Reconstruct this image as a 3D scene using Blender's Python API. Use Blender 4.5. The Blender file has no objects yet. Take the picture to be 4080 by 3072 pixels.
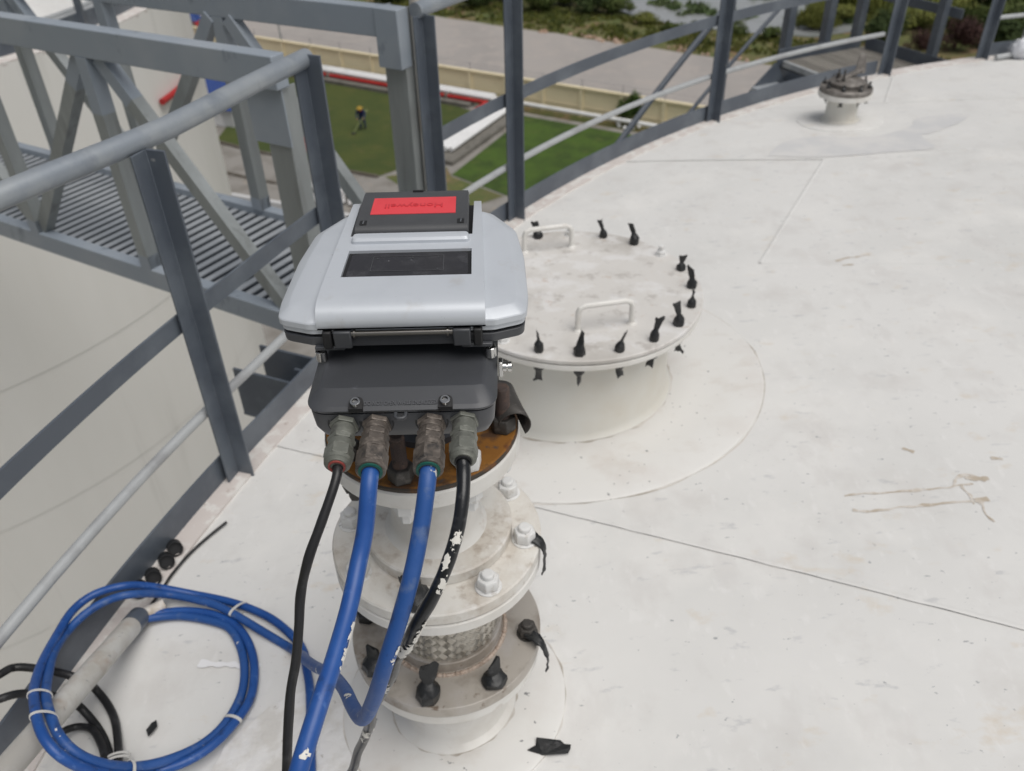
import bpy, bmesh, math, random
from mathutils import Vector, Matrix, noise
from math import sin, cos, pi, radians, hypot, atan2, sqrt
random.seed(7)
S = bpy.context.scene
COL = S.collection
# ------------------------------------------------------------------ camera
cam = bpy.data.cameras.new('camera'); co = bpy.data.objects.new('camera', cam); COL.objects.link(co)
p, r = radians(36.8), radians(-1.4)
fw = Vector((0, cos(p), -sin(p))); up = Vector((0, sin(p), cos(p))); rt = Vector((1, 0, 0))
rt2 = rt*cos(r) + up*sin(r); up2 = up*cos(r) - rt*sin(r)
co.matrix_world = Matrix(((rt2.x, up2.x, -fw.x, 0), (rt2.y, up2.y, -fw.y, 0), (rt2.z, up2.z, -fw.z, 0), (0, 0, 0, 1)))
cam.sensor_width = 36; cam.lens = 29.56; cam.clip_start = .02; cam.clip_end = 2000
cam.dof.use_dof = True; cam.dof.focus_distance = 0.95; cam.dof.aperture_fstop = 6.8
S.camera = co
# ------------------------------------------------------------------ sky and sun (overcast)
W = bpy.data.worlds.new('World'); S.world = W; W.use_nodes = True
nt = W.node_tree; bg = nt.nodes['Background']
sky = nt.nodes.new('ShaderNodeTexSky'); sky.sky_type = 'NISHITA'; sky.sun_disc = False
sky.sun_elevation = radians(66); sky.sun_rotation = radians(135)
sky.air_density = 1.0; sky.dust_density = 3.0; sky.ozone_density = 1.0
hs = nt.nodes.new('ShaderNodeHueSaturation'); hs.inputs['Saturation'].default_value = .30
nt.links.new(sky.outputs[0], hs.inputs['Color']); nt.links.new(hs.outputs[0], bg.inputs[0])
bg.inputs[1].default_value = .052
sl = bpy.data.lights.new('sun', 'SUN'); sl.energy = 1.5; sl.angle = radians(50); sl.color = (1, .97, .93)
so = bpy.data.objects.new('sun', sl); COL.objects.link(so)
az, el = radians(135), radians(66)
sd = Vector((sin(az)*cos(el), cos(az)*cos(el), sin(el)))
so.rotation_euler = sd.to_track_quat('Z', 'Y').to_euler(); so.location = sd*30
S.view_settings.view_transform = 'Standard'; S.view_settings.look = 'None'
S.view_settings.exposure = 0.50; S.view_settings.gamma = 1; S.view_settings.use_curve_mapping = False
S.render.engine = 'CYCLES'

# ------------------------------------------------------------------ materials
def mat(name, base, rough=.6, metal=0., layers=(), bump=None, spec=.5, coat=0.):
    """layers: (color, scale, lo, hi, detail, stretch xyz, amount)"""
    m = bpy.data.materials.new(name); m.use_nodes = True
    t = m.node_tree; N = t.nodes; L = t.links; b = N['Principled BSDF']
    b.inputs['Roughness'].default_value = rough; b.inputs['Metallic'].default_value = metal
    b.inputs['Specular IOR Level'].default_value = spec
    if coat: b.inputs['Coat Weight'].default_value = coat
    tc = N.new('ShaderNodeTexCoord')
    prev = None; i = 0
    for la in layers:
        c, sc, lo, hi = la[:4]; det = la[4] if len(la) > 4 else 4.; st = la[5] if len(la) > 5 else (1, 1, 1); am = la[6] if len(la) > 6 else 1.
        mp = N.new('ShaderNodeMapping'); mp.inputs['Scale'].default_value = st; mp.inputs['Location'].default_value = (i*3.7, i*1.9, i*.7)
        L.new(tc.outputs['Object'], mp.inputs[0])
        nz = N.new('ShaderNodeTexNoise'); nz.inputs['Scale'].default_value = sc; nz.inputs['Detail'].default_value = det
        nz.inputs['Roughness'].default_value = .6
        L.new(mp.outputs[0], nz.inputs[0])
        mr = N.new('ShaderNodeMapRange'); mr.inputs['From Min'].default_value = lo; mr.inputs['From Max'].default_value = hi
        mr.inputs['To Max'].default_value = am
        L.new(nz.outputs[0], mr.inputs[0])
        mx = N.new('ShaderNodeMix'); mx.data_type = 'RGBA'
        L.new(mr.outputs[0], mx.inputs[0])
        if prev is None: mx.inputs[6].default_value = (*base, 1)
        else: L.new(prev, mx.inputs[6])
        mx.inputs[7].default_value = (*c, 1); prev = mx.outputs[2]; i += 1
    if prev is None: b.inputs['Base Color'].default_value = (*base, 1)
    else: L.new(prev, b.inputs['Base Color'])
    if bump:
        nz = N.new('ShaderNodeTexNoise'); nz.inputs['Scale'].default_value = bump[0]; nz.inputs['Detail'].default_value = 6
        L.new(tc.outputs['Object'], nz.inputs[0])
        bp = N.new('ShaderNodeBump'); bp.inputs['Strength'].default_value = bump[1]; bp.inputs['Distance'].default_value = bump[2]
        L.new(nz.outputs[0], bp.inputs['Height']); L.new(bp.outputs[0], b.inputs['Normal'])
    return m
M = {}
M['roof'] = mat('white_roof_paint', (.715, .708, .688), .55, layers=(
    ((.665, .66, .64), 1.3, .42, .62, 5), ((.755, .745, .72), 2.6, .5, .7, 6), ((.60, .58, .555), 5, .55, .72, 8, (1, 1, 1), .6),
    ((.47, .475, .485), 15, .62, .70, 8, (1, 2.4, 1), .55), ((.30, .31, .32), 48, .695, .715, 3, (1, 1.6, 1), .8),
    ((.60, .50, .37), 8, .62, .74, 6, (1, 1.7, 1), .45), ((.79, .78, .765), 16, .58, .68, 7, (2.2, 1, 1), .4), ((.60, .58, .56), 9, .56, .66, 9, (1, .6, 1), .35)), bump=(30, .2, .002))
M['pad'] = mat('white_pad_paint', (.705, .695, .67), .5, layers=(
    ((.655, .63, .60), 6, .5, .68, 8, (1, 1, 1), .8), ((.53, .47, .41), 7, .54, .74, 9, (1, 1.5, 1), .5), ((.25, .25, .25), 60, .69, .71, 3)), bump=(25, .15, .003))
M['white'] = mat('white_steel_paint', (.74, .725, .69), .42, layers=(
    ((.62, .59, .54), 9, .47, .66, 8, (1, 1, 1), .7), ((.42, .34, .27), 24, .60, .74, 8, (1, 1, 1), .5)), bump=(60, .15, .001))
M['white_dirty'] = mat('dirty_white_paint', (.72, .70, .655), .55, layers=(
    ((.54, .49, .425), 11, .46, .63, 9, (1, 1, 1), .75), ((.32, .25, .19), 36, .55, .70, 9, (1, 1, 1), .6), ((.74, .72, .69), 26, .55, .66, 6, (1, 1, 1), .8)), bump=(70, .4, .002))
M['neck'] = mat('white_neck_paint', (.70, .69, .64), .45, layers=(((.66, .63, .56), 4, .45, .65, 4), ((.55, .47, .37), 10, .66, .8, 6, (1, 1, 1), .4)))
M['lid'] = mat('grey_manhole_paint', (.63, .61, .58), .55, layers=(
    ((.45, .425, .39), 4.5, .47, .64, 9, (1, 1, 1), .75), ((.72, .71, .70), 11, .52, .62, 9, (1, 1.3, 1), .7), ((.36, .33, .30), 19, .56, .66, 8, (1, 1, 1), .5), ((.45, .33, .24), 24, .62, .74, 6, (1, 1, 1), .5)), bump=(30, .5, .003))
M['primer'] = mat('edge_primer', (.62, .57, .54), .7, layers=(((.72, .70, .67), 20, .5, .6, 8), ((.45, .38, .34), 30, .62, .74, 8)), bump=(50, .4, .003))
M['seal'] = mat('seam_dirt', (.33, .31, .275), .9, layers=(((.62, .60, .56), 3, .40, .52, 7),))
M['steel'] = mat('dark_grey_steel_paint', (.088, .104, .128), .38, layers=(((.36, .36, .35), 38, .72, .735, 7, (1, 1, .5), .8), ((.13, .15, .175), 5, .45, .65, 5), ((.075, .085, .10), 14, .6, .75, 6, (1, 1, 1), .6)), bump=(50, .05, .001))
M['pipe'] = mat('galvanised_pipe', (.27, .30, .335), .42, .25, layers=(((.34, .365, .385), 8, .45, .65, 8), ((.19, .215, .25), 11, .55, .7, 6, (1, 1, 1), .7)), bump=(70, .08, .001))
M['lowpipe'] = mat('pale_galvanised_pipe', (.44, .455, .46), .45, .2, layers=(((.34, .345, .35), 9, .5, .68, 8), ((.24, .22, .20), 25, .66, .76, 8, (1, 1, 1), .7)))
M['bridge'] = mat('grey_bridge_paint', (.285, .325, .372), .3, layers=(((.32, .355, .395), 3, .45, .62, 4), ((.17, .20, .235), 9, .60, .68, 5, (1, 1, .5), .8)), bump=(40, .06, .001))
M['galv'] = mat('weathered_galvanised', (.29, .31, .31), .5, .3, layers=(((.36, .385, .39), 8, .42, .62, 8, (1, 1, .15)), ((.20, .21, .205), 14, .55, .72, 8, (1, 1, .12))), bump=(60, .1, .001))
M['slat'] = mat('grating_steel', (.46, .485, .51), .45, .3, layers=(((.33, .355, .385), 2.5, .45, .6, 5), ((.40, .33, .27), 7, .68, .74, 4)))
M['grate'] = mat('galvanised_grating', (.44, .415, .375), .5, .2, layers=(((.33, .31, .28), 6, .45, .6, 6),))
M['gap_shade'] = mat('dark_gap_shade', (.05, .06, .075), .6)  # near-black colour stands in for the shade inside gaps, as between deck slats
M['tank2'] = mat('cream_tank_paint', (.82, .81, .78), .5, layers=(((.78, .77, .735), 1.1, .4, .65, 5, (1, 1, .12)), ((.52, .51, .48), 2.6, .58, .76, 6, (1.6, 1.6, .07), .5)))
M['silver'] = mat('silver_paint', (.55, .58, .62), .36, .15, layers=(((.47, .50, .54), 14, .5, .75, 5, (1, 1, 1), .5), ((.40, .37, .33), 20, .60, .74, 7, (1, 1, 1), .35), ((.20, .20, .20), 210, .735, .75, 3)), bump=(900, .05, .0003))
M['dark'] = mat('dark_grey_casting', (.052, .055, .061), .42, layers=(((.068, .071, .08), 10, .45, .7, 5), ((.15, .16, .185), 32, .69, .78, 6, (1, 2, 1), .5)), bump=(900, .06, .0003))
M['darkflap'] = mat('dark_grey_flap', (.058, .060, .064), .5, layers=(((.07, .072, .077), 10, .45, .7, 4),), bump=(900, .05, .0003))
M['black'] = mat('black_rubber', (.012, .012, .013), .55)
M['glass'] = mat('display_glass', (.026, .025, .028), .2, layers=(((.05, .049, .053), 40, .5, .7, 7), ((.12, .12, .125), 120, .7, .74, 4)), spec=.6)
M['red'] = mat('red_label', (.72, .062, .075), .45, layers=(((.66, .05, .06), 30, .5, .8, 4),))
M['chrome'] = mat('stainless', (.55, .55, .54), .22, 1.)
M['rust'] = mat('rusty_plate', (.235, .095, .012), .8, layers=(
    ((.30, .135, .018), 12, .45, .6, 8), ((.075, .035, .014), 20, .53, .64, 9), ((.055, .05, .047), 38, .60, .68, 6, (1, 1, 1), .8), ((.14, .05, .012), 30, .6, .7, 8)), bump=(120, .5, .001))
M['plate_edge'] = mat('rusty_plate_edge', (.055, .045, .035), .8, layers=(((.14, .06, .02), 30, .5, .65, 6),))
M['rustbolt'] = mat('rusty_bolt', (.085, .062, .055), .75, .2, layers=(((.13, .085, .065), 60, .5, .65, 6), ((.04, .035, .033), 90, .55, .7, 6)), bump=(200, .4, .001))
M['nutdark'] = mat('blackened_nut', (.065, .06, .055), .6, .3, layers=(((.13, .12, .11), 70, .55, .7, 6), ((.45, .44, .42), 90, .68, .74, 5, (1, 1, 1), .7)), bump=(150, .3, .001))
M['nutwhite'] = mat('white_painted_bolt', (.72, .72, .71), .5, layers=(((.50, .47, .43), 60, .56, .72, 6), ((.08, .07, .06), 90, .68, .75, 5)), bump=(150, .3, .001))
M['stain_steel'] = mat('stained_stainless', (.47, .435, .39), .42, .35, layers=(((.29, .25, .21), 12, .48, .66, 6), ((.50, .47, .44), 18, .52, .66, 7), ((.22, .17, .13), 40, .62, .72, 6)))
M['braid'] = mat('braided_steel', (.56, .53, .475), .32, .75, layers=(((.40, .37, .32), 24, .48, .68, 6),))
M['gland'] = mat('olive_grey_gland', (.15, .155, .135), .5, .25, layers=(((.20, .205, .18), 90, .5, .66, 6), ((.10, .10, .09), 60, .6, .7, 5)), bump=(300, .1, .0005))
M['brass'] = mat('tarnished_gland', (.115, .098, .085), .5, .35, layers=(((.21, .18, .155), 110, .48, .66, 8), ((.055, .05, .047), 60, .55, .66, 8), ((.30, .26, .21), 160, .66, .74, 6)), bump=(300, .25, .0006))
M['blue'] = mat('blue_cable', (.011, .068, .275), .42, layers=(((.018, .085, .31), 18, .45, .65, 5), ((.012, .03, .10), 34, .58, .68, 7, (1, 1, 1), .75), ((.06, .14, .38), 60, .6, .7, 6)))
M['blue2'] = mat('blue_coil_cable', (.015, .076, .275), .52, layers=(((.03, .095, .30), 18, .5, .7, 5), ((.15, .20, .30), 40, .56, .70, 8, (1, 1, 1), .5), ((.012, .03, .10), 34, .6, .7, 6, (1, 1, 1), .6), ((.62, .60, .57), 40, .67, .69, 5)))
M['blackcable'] = mat('black_cable', (.014, .014, .015), .42, layers=(((.04, .04, .042), 40, .55, .7, 5), ((.55, .54, .52), 80, .74, .76, 4)))
M['taped'] = mat('black_tape_cable', (.009, .010, .012), .3, layers=(((.045, .046, .05), 60, .58, .7, 6),), bump=(60, .3, .002))
M['tape'] = mat('black_tape', (.014, .015, .016), .42, layers=(((.05, .05, .052), 60, .58, .7, 6), ((.5, .5, .48), 70, .73, .76, 5)), bump=(90, .5, .003))
M['green'] = mat('green_seal', (.008, .10, .075), .5)
M['redseal'] = mat('red_seal', (.28, .055, .045), .6)
M['conduit'] = mat('weathered_conduit', (.48, .46, .42), .6, .15, layers=(((.58, .57, .54), 9, .48, .62, 8), ((.40, .31, .24), 14, .54, .70, 8, (1, 1, 1), .7), ((.20, .20, .20), 60, .66, .75, 4)), bump=(60, .15, .001))
M['tie'] = mat('white_zip_tie', (.62, .61, .58), .45)
M['glue'] = mat('dried_glue', (.47, .405, .325), .8, layers=(((.64, .60, .55), 28, .42, .58, 8),))
M['patch'] = mat('grey_touch_up', (.60, .60, .60), .6, layers=(((.67, .66, .645), 6, .42, .6, 7),))
M['freshpaint'] = mat('fresh_white_paint', (.80, .80, .81), .5)
M['straw'] = mat('pale_weld', (.52, .43, .36), .6, .3, layers=(((.40, .31, .25), 120, .5, .62, 5),))
M['cloth'] = mat('white_fleece', (.78, .79, .82), .9, bump=(60, .8, .01))
# far ground
M['soil'] = mat('scrub_ground', (.125, .115, .045), .95, layers=(((.09, .11, .032), .25, .42, .58, 7), ((.24, .15, .09), .45, .53, .66, 8), ((.15, .145, .045), 2., .55, .7, 6)))
M['lawn'] = mat('olive_lawn', (.062, .078, .014), .95, layers=(((.045, .066, .012), .35, .42, .6, 7), ((.085, .085, .022), .9, .55, .72, 8), ((.03, .045, .008), 4, .55, .75, 6, (1, 1, 1), .6)))
M['lawn2'] = mat('bright_lawn', (.055, .102, .011), .95, layers=(((.034, .064, .008), .5, .42, .6, 7), ((.07, .10, .016), 1.2, .55, .72, 8), ((.025, .042, .007), 4, .55, .75, 6, (1, 1, 1), .6)))
M['road'] = mat('concrete_road', (.355, .328, .308), .9, layers=(((.31, .288, .272), .18, .45, .65, 6, (1, .35, 1)), ((.385, .345, .318), .8, .5, .7, 6), ((.25, .23, .215), .35, .58, .76, 7, (.4, 1, 1), .4)))
M['yard'] = mat('concrete_yard', (.26, .245, .225), .9, layers=(((.19, .175, .155), .7, .45, .65, 8), ((.33, .28, .22), .5, .6, .74, 7)))
M['kerb'] = mat('dark_kerb', (.10, .085, .065), .9, layers=(((.17, .16, .14), 2, .5, .65, 6),))
M['cream'] = mat('cream_wall_paint', (.79, .69, .47), .8, layers=(((.74, .64, .43), .6, .4, .65, 6), ((.58, .50, .34), .9, .6, .75, 6, (1, 1, 2.5), .7)))
M['plinth'] = mat('grey_plinth', (.17, .16, .14), .9, layers=(((.11, .105, .09), 1.5, .5, .65, 6),))
M['pwhite'] = mat('white_pipe_paint', (.80, .80, .80), .45, layers=(((.68, .68, .67), .8, .5, .7, 5),))
M['pred'] = mat('red_pipe_paint', (.42, .022, .022), .4, layers=(((.34, .02, .02), .8, .5, .7, 5),))
M['pblue'] = mat('blue_sheet', (.014, .045, .19), .5, layers=(((.02, .06, .24), .8, .5, .7, 5),))
M['wall'] = mat('white_shed_wall', (.58, .58, .58), .8)
M['water'] = mat('pond_water', (.30, .31, .315), .10, layers=(((.22, .24, .22), .12, .5, .65, 6),), bump=(1.5, .05, .05))
M['waterplant'] = mat('water_plants', (.075, .115, .04), .9, layers=(((.11, .14, .06), .6, .45, .65, 5),))
def leafmat(name, a, b, c):
    return mat(name, a, .75, layers=((b, .9, .42, .6, 4), (c, 2.6, .5, .7, 5)), spec=.25)
M['leaf'] = leafmat('bush_leaves', (.075, .10, .026), (.05, .075, .018), (.12, .135, .042))
M['leaf2'] = leafmat('yellow_bush_leaves', (.15, .165, .036), (.09, .105, .024), (.19, .18, .055))
M['leaf3'] = leafmat('dark_bush_leaves', (.042, .066, .018), (.028, .045, .013), (.07, .095, .03))
M['leafp'] = leafmat('purple_leaves', (.062, .030, .027), (.04, .02, .018), (.085, .045, .036))
M['leaft'] = leafmat('young_tree_leaves', (.045, .085, .014), (.028, .055, .010), (.075, .11, .02))
M['bark'] = mat('bark', (.10, .075, .05), .9)
M['skin'] = mat('skin', (.30, .17, .11), .6)
M['navy'] = mat('navy_cloth', (.012, .022, .11), .85)
M['boots'] = mat('black_boots', (.012, .012, .012), .7)
M['yellow'] = mat('yellow_hat', (.40, .26, .03), .55)
M['maroon'] = mat('maroon_cloth', (.16, .015, .02), .85)
M['hiviz'] = mat('pale_green_tool', (.20, .23, .09), .6)
M['flagblue'] = mat('flag_blue', (.02, .06, .26), .8)
M['flagwhite'] = mat('flag_white', (.70, .70, .72), .8)
M['flagred'] = mat('flag_red', (.50, .035, .025), .8)

# ------------------------------------------------------------------ object helpers
def org(o):
    v = Vector((0, 0, 0))
    while o is not None: v = v + o.location; o = o.parent
    return v
def tag(o, label=None, cat=None, group=None, kind=None):
    if label: o['label'] = label
    if cat: o['category'] = cat
    if group: o['group'] = group
    if kind: o['kind'] = kind
    return o
def thing(name, loc, label, cat, group=None):
    o = bpy.data.objects.new(name, None); COL.objects.link(o); o.location = loc; o.empty_display_size = .1
    return tag(o, label, cat, group)
def inst(name, src, parent, loc=None, rot=None):
    """another part sharing the mesh (and modifiers) of src"""
    c = src.copy(); c.name = name; COL.objects.link(c); c.parent = parent
    if loc is not None: c.location = loc
    if rot is not None: c.rotation_euler = rot
    return c
def ortho(d):
    d = d.normalized(); a = Vector((0, 0, 1)) if abs(d.z) < .95 else Vector((1, 0, 0))
    s = d.cross(a).normalized(); return s, s.cross(d).normalized()
class MB:
    def __init__(s): s.v = []; s.f = []; s.mi = []
    def add(s, vs, fs, mi=0):
        o = len(s.v); s.v += [tuple(v) for v in vs]; s.f += [tuple(i+o for i in f) for f in fs]; s.mi += [mi]*len(fs); return s
    def box(s, c, size, R=None, mi=0):
        hx, hy, hz = [a/2 for a in size]; c = Vector(c); vs = []
        for x, y, z in ((-1,-1,-1),(1,-1,-1),(1,1,-1),(-1,1,-1),(-1,-1,1),(1,-1,1),(1,1,1),(-1,1,1)):
            q = Vector((x*hx, y*hy, z*hz)); q = R @ q if R else q; vs.append(c+q)
        return s.add(vs, [(3,2,1,0),(4,5,6,7),(0,1,5,4),(1,2,6,5),(2,3,7,6),(3,0,4,7)], mi)
    def bar(s, a, b, w, h, upv=(0, 0, 1), mi=0):
        a, b = Vector(a), Vector(b); d = (b-a).normalized(); u = Vector(upv)
        x = d.cross(u).normalized(); u = x.cross(d).normalized()
        vs = []
        for q in (a, b):
            for i, j in ((-1,-1),(1,-1),(1,1),(-1,1)): vs.append(q+x*(i*w/2)+u*(j*h/2))
        return s.add(vs, [(0,1,2,3),(7,6,5,4),(0,4,5,1),(1,5,6,2),(2,6,7,3),(3,7,4,0)], mi)
    def angle(s, a, b, x, y, w=.05, t=.006, mi=0):
        """steel angle from a to b, heel on the line, legs along unit vectors x and y"""
        a, b = Vector(a), Vector(b); x = Vector(x).normalized(); y = Vector(y).normalized()
        pr = [(0,0),(w,0),(w,t),(t,t),(t,w),(0,w)]; vs = [q+x*i+y*j for q in (a, b) for i, j in pr]
        fs = [tuple(range(5,-1,-1)), tuple(range(6,12))]+[(i,(i+1)%6,6+(i+1)%6,6+i) for i in range(6)]
        return s.add(vs, fs, mi)
    def tube(s, pts, rad, seg=12, cap=True, mi=0, flat=1.):
        P = [Vector(q) for q in pts]; n = len(P); rr = rad if hasattr(rad, '__len__') else [rad]*n
        vs = []; side = None
        for i in range(n):
            d = (P[min(i+1, n-1)]-P[max(i-1, 0)]).normalized()
            if side is None: side, u = ortho(d)
            else:
                side = (side-d*side.dot(d)).normalized(); u = side.cross(d).normalized()
            for k in range(seg):
                a = 2*pi*k/seg; vs.append(P[i]+side*(cos(a)*rr[i])+u*(sin(a)*rr[i]*flat))
        fs = [(i*seg+k, (i+1)*seg+k, (i+1)*seg+(k+1) % seg, i*seg+(k+1) % seg) for i in range(n-1) for k in range(seg)]
        if cap: fs += [tuple(range(seg)), tuple(range(n*seg-1, (n-1)*seg-1, -1))]
        return s.add(vs, fs, mi)
    def lathe(s, prof, c=(0, 0, 0), ax=(0, 0, 1), seg=32, cap=True, ph=0., mi=0):
        """prof: (radius, height) along axis"""
        c = Vector(c); d = Vector(ax).normalized(); a1, a2 = ortho(d); vs = []
        if abs(d.z) > .99: a1, a2 = Vector((1, 0, 0)), Vector((0, 1 if d.z > 0 else -1, 0))
        for rr, h in prof:
            for k in range(seg):
                a = 2*pi*k/seg+ph; vs.append(c+d*h+a1*(cos(a)*rr)+a2*(sin(a)*rr))
        n = len(prof)
        fs = [(i*seg+k, i*seg+(k+1) % seg, (i+1)*seg+(k+1) % seg, (i+1)*seg+k) for i in range(n-1) for k in range(seg)]
        if cap:
            if prof[0][0] > 1e-6: fs.append(tuple(range(seg-1, -1, -1)))
            if prof[-1][0] > 1e-6: fs.append(tuple(range((n-1)*seg, n*seg)))
        return s.add(vs, fs, mi)
    def loft(s, rings, cap=True, mi=0):
        n = len(rings[0]); vs = [q for R in rings for q in R]
        fs = [(i*n+k, i*n+(k+1) % n, (i+1)*n+(k+1) % n, (i+1)*n+k) for i in range(len(rings)-1) for k in range(n)]
        if cap: fs += [tuple(range(n-1, -1, -1)), tuple(range((len(rings)-1)*n, len(rings)*n))]
        return s.add(vs, fs, mi)
    def build(s, name, m, parent=None, bevel=0., smooth=True, at=None, bseg=2, ang=32):
        base = org(parent) if parent else Vector(at if at else (0, 0, 0))
        me = bpy.data.meshes.new(name)
        me.from_pydata([tuple(Vector(v)-base) for v in s.v], [], s.f)
        ms = m if isinstance(m, (list, tuple)) else [m]
        for q in ms: me.materials.append(M[q])
        if len(ms) > 1: me.polygons.foreach_set('material_index', s.mi)
        bm = bmesh.new(); bm.from_mesh(me); bmesh.ops.recalc_face_normals(bm, faces=bm.faces); bm.to_mesh(me); bm.free()
        if smooth:
            me.polygons.foreach_set('use_smooth', [True]*len(me.polygons)); me.set_sharp_from_angle(angle=radians(ang))
        o = bpy.data.objects.new(name, me); COL.objects.link(o)
        if parent: o.parent = parent
        else: o.location = base
        if bevel:
            b = o.modifiers.new('bevel', 'BEVEL'); b.width = bevel; b.segments = bseg; b.limit_method = 'ANGLE'; b.angle_limit = radians(30)
        return o
def smooth_path(pts, sub=6):
    P = [Vector(q) for q in pts]; out = []
    for i in range(len(P)-1):
        a, b, c, d = P[max(i-1, 0)], P[i], P[i+1], P[min(i+2, len(P)-1)]
        for k in range(sub):
            t = k/sub; out.append(.5*((2*b)+(c-a)*t+(2*a-5*b+4*c-d)*t*t+(3*b-a-3*c+d)*t**3))
    out.append(P[-1]); return out
def jitter_path(pts, amp, sc=9., seed=0):
    return [q+Vector((noise.noise(q*sc+Vector((seed, 0, 0))), noise.noise(q*sc+Vector((0, seed+5, 0))), noise.noise(q*sc+Vector((0, 0, seed+9)))))*amp for q in pts]

def rounded(pts, rads, n=6):
    out = []; m_ = len(pts)
    for i in range(m_):
        a, b_, c_ = Vector(pts[i-1]), Vector(pts[i]), Vector(pts[(i+1) % m_]); r_ = rads[i] if hasattr(rads, '__len__') else rads
        u, v = (a-b_).normalized(), (c_-b_).normalized(); d_ = min(r_/math.tan(u.angle(v)/2), (a-b_).length*.49, (c_-b_).length*.49)
        p1, p2 = b_+u*d_, b_+v*d_
        for k in range(n+1):
            f = k/n; out.append(p1*(1-f)**2+b_*2*f*(1-f)+p2*f*f)
    return out
# ------------------------------------------------------------------ ground, 20 m below (structure)
G = -20.
def sheet(name, pts, z, m, kind='structure'):
    b = MB(); b.add([(x, y, z) for x, y in pts], [tuple(range(len(pts)))]); o = b.build(name, m, smooth=False, at=(pts[0][0], pts[0][1], z)); return tag(o, kind=kind)
sheet('ground', [(-700, -500), (900, -500), (900, 1100), (-700, 1100)], G-.03, 'soil')
wd = Vector((.858, -.513, 0)); wn = Vector((.513, .858, 0)); w0 = Vector((-15.4, 69.9, 0))
def wp(s, n): q = w0+wd*s+wn*n; return (q.x, q.y)
sheet('concrete_yard', [wp(-30, -1.1), wp(60, -1.1), wp(60, -90), wp(-30, -90)], G, 'yard')
# road behind the wall; its far edge is ragged
far = []
for i in range(61):
    s = -40+i*2.4; far.append(wp(s, 19.3-.052*(s+8)+.55*noise.noise(Vector((s*.35, 2., 0)))+.3*noise.noise(Vector((s*1.3, 7., 0)))))
sheet('road', [wp(-40, .15)]+[wp(104, .15)]+far[::-1], G+.004, 'road')
sheet('lawn_near_road', [(-19.2, 54.6), (-13.0, 50.9), (-7.6, 48.0), (-3.9, 51.4), (-1.2, 58.2), wp(14.6, -2.1), wp(-3, -2.1)], G+.02, 'lawn')
sheet('lawn_by_tank', [(-3.3, 47.9), (.2, 44.5), (3, 41), (20, 36), (24, 44), wp(28, -1.7), wp(18.6, -1.7), (1.2, 57.3)], G+.02, 'lawn2')
sheet('dirt_path', [(-7.3, 47.9), (-3.7, 49.2), (-3.3, 47.7), (-.2, 44.7), (-3.2, 42.5)], G+.012, 'soil')
b = MB(); kl = [(-21, 55.5), (-18.9, 54.2), (-16.4, 52.6), (-13.0, 50.8), (-10.9, 49.4), (-7.7, 47.8)]
for q, w in zip(kl, kl[1:]): b.bar((*q, G+.06), (*w, G+.06), .22, .13)
tag(b.build('kerb', 'kerb', at=(-13, 50.8, G)), kind='structure')
b = MB(); kl = [(-22, 52), (-17.3, 49.1), (-15.2, 48.0), (-12.1, 46.5), (-9, 44.9)]
for q, w in zip(kl, kl[1:]): b.bar((*q, G+.05), (*w, G+.05), .18, .12)
tag(b.build('drain_kerb', 'kerb', at=(-15, 48, G)), kind='structure')
# pond
shore = [(8.0, 96), (9.4, 91.0), (12.6, 84.6), (15.5, 81.6), (19, 79.3), (22.5, 77.6), (27, 76.0), (31, 77.6), (33, 82), (36, 90), (60, 120), (90, 300), (-20, 320), (2, 130)]
sheet('pond_water', shore, G+.02, 'water')

# ------------------------------------------------------------------ perimeter wall
wall = thing('perimeter_wall', (w0.x, w0.y, G), 'long cream boundary wall with piers between the lawn and the road', 'wall')
HW = 1.87; s0, bay, nb = -27., 3.0, 25
def wbox(s1, s2, n1, n2, z1, z2):
    R = Matrix((wd, wn, Vector((0, 0, 1)))).transposed()
    q = w0+wd*((s1+s2)/2)+wn*((n1+n2)/2); return MB().box((q.x, q.y, G+(z1+z2)/2), (s2-s1, abs(n2-n1), z2-z1), R)
pan = pil = None
for i in range(nb):
    s = s0+i*bay; q = wd*(s-s0)
    if pan is None:
        pan = wbox(s+.13, s+bay-.13, .05, .15, 0, HW-.06).build('wall_panel', 'cream', wall); pil = wbox(s-.13, s+.13, -.07, .2, 0, HW-.002).build('wall_pier', 'cream', wall)
    else:
        inst('wall_panel', pan, wall, loc=q); inst('wall_pier', pil, wall, loc=q)
wbox(s0, s0+nb*bay, -.09, .22, HW, HW+.09).build('coping', 'cream', wall)
wbox(s0, s0+nb*bay, .02, .05, .62, .70).build('string_course', 'cream', wall)
wp1 = None
for i in range(nb):
    s = s0+i*bay; q = w0+wd*s+wn*.1
    if wp1 is None: wp1 = MB().tube([(q.x, q.y, G+HW+.09), (q.x, q.y, G+HW+.62)], .02, 6).build('wire_post', 'steel', wall)
    else: inst('wire_post', wp1, wall, loc=wd*(s-s0))
b = MB()
for z in (.3, .56):
    a1 = w0+wd*s0+wn*.1; a2 = w0+wd*(s0+nb*bay)+wn*.1
    b.tube([(a1.x, a1.y, G+HW+z), (a2.x, a2.y, G+HW+z)], .006, 5)
b.build('wire', 'steel', wall)

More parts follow.
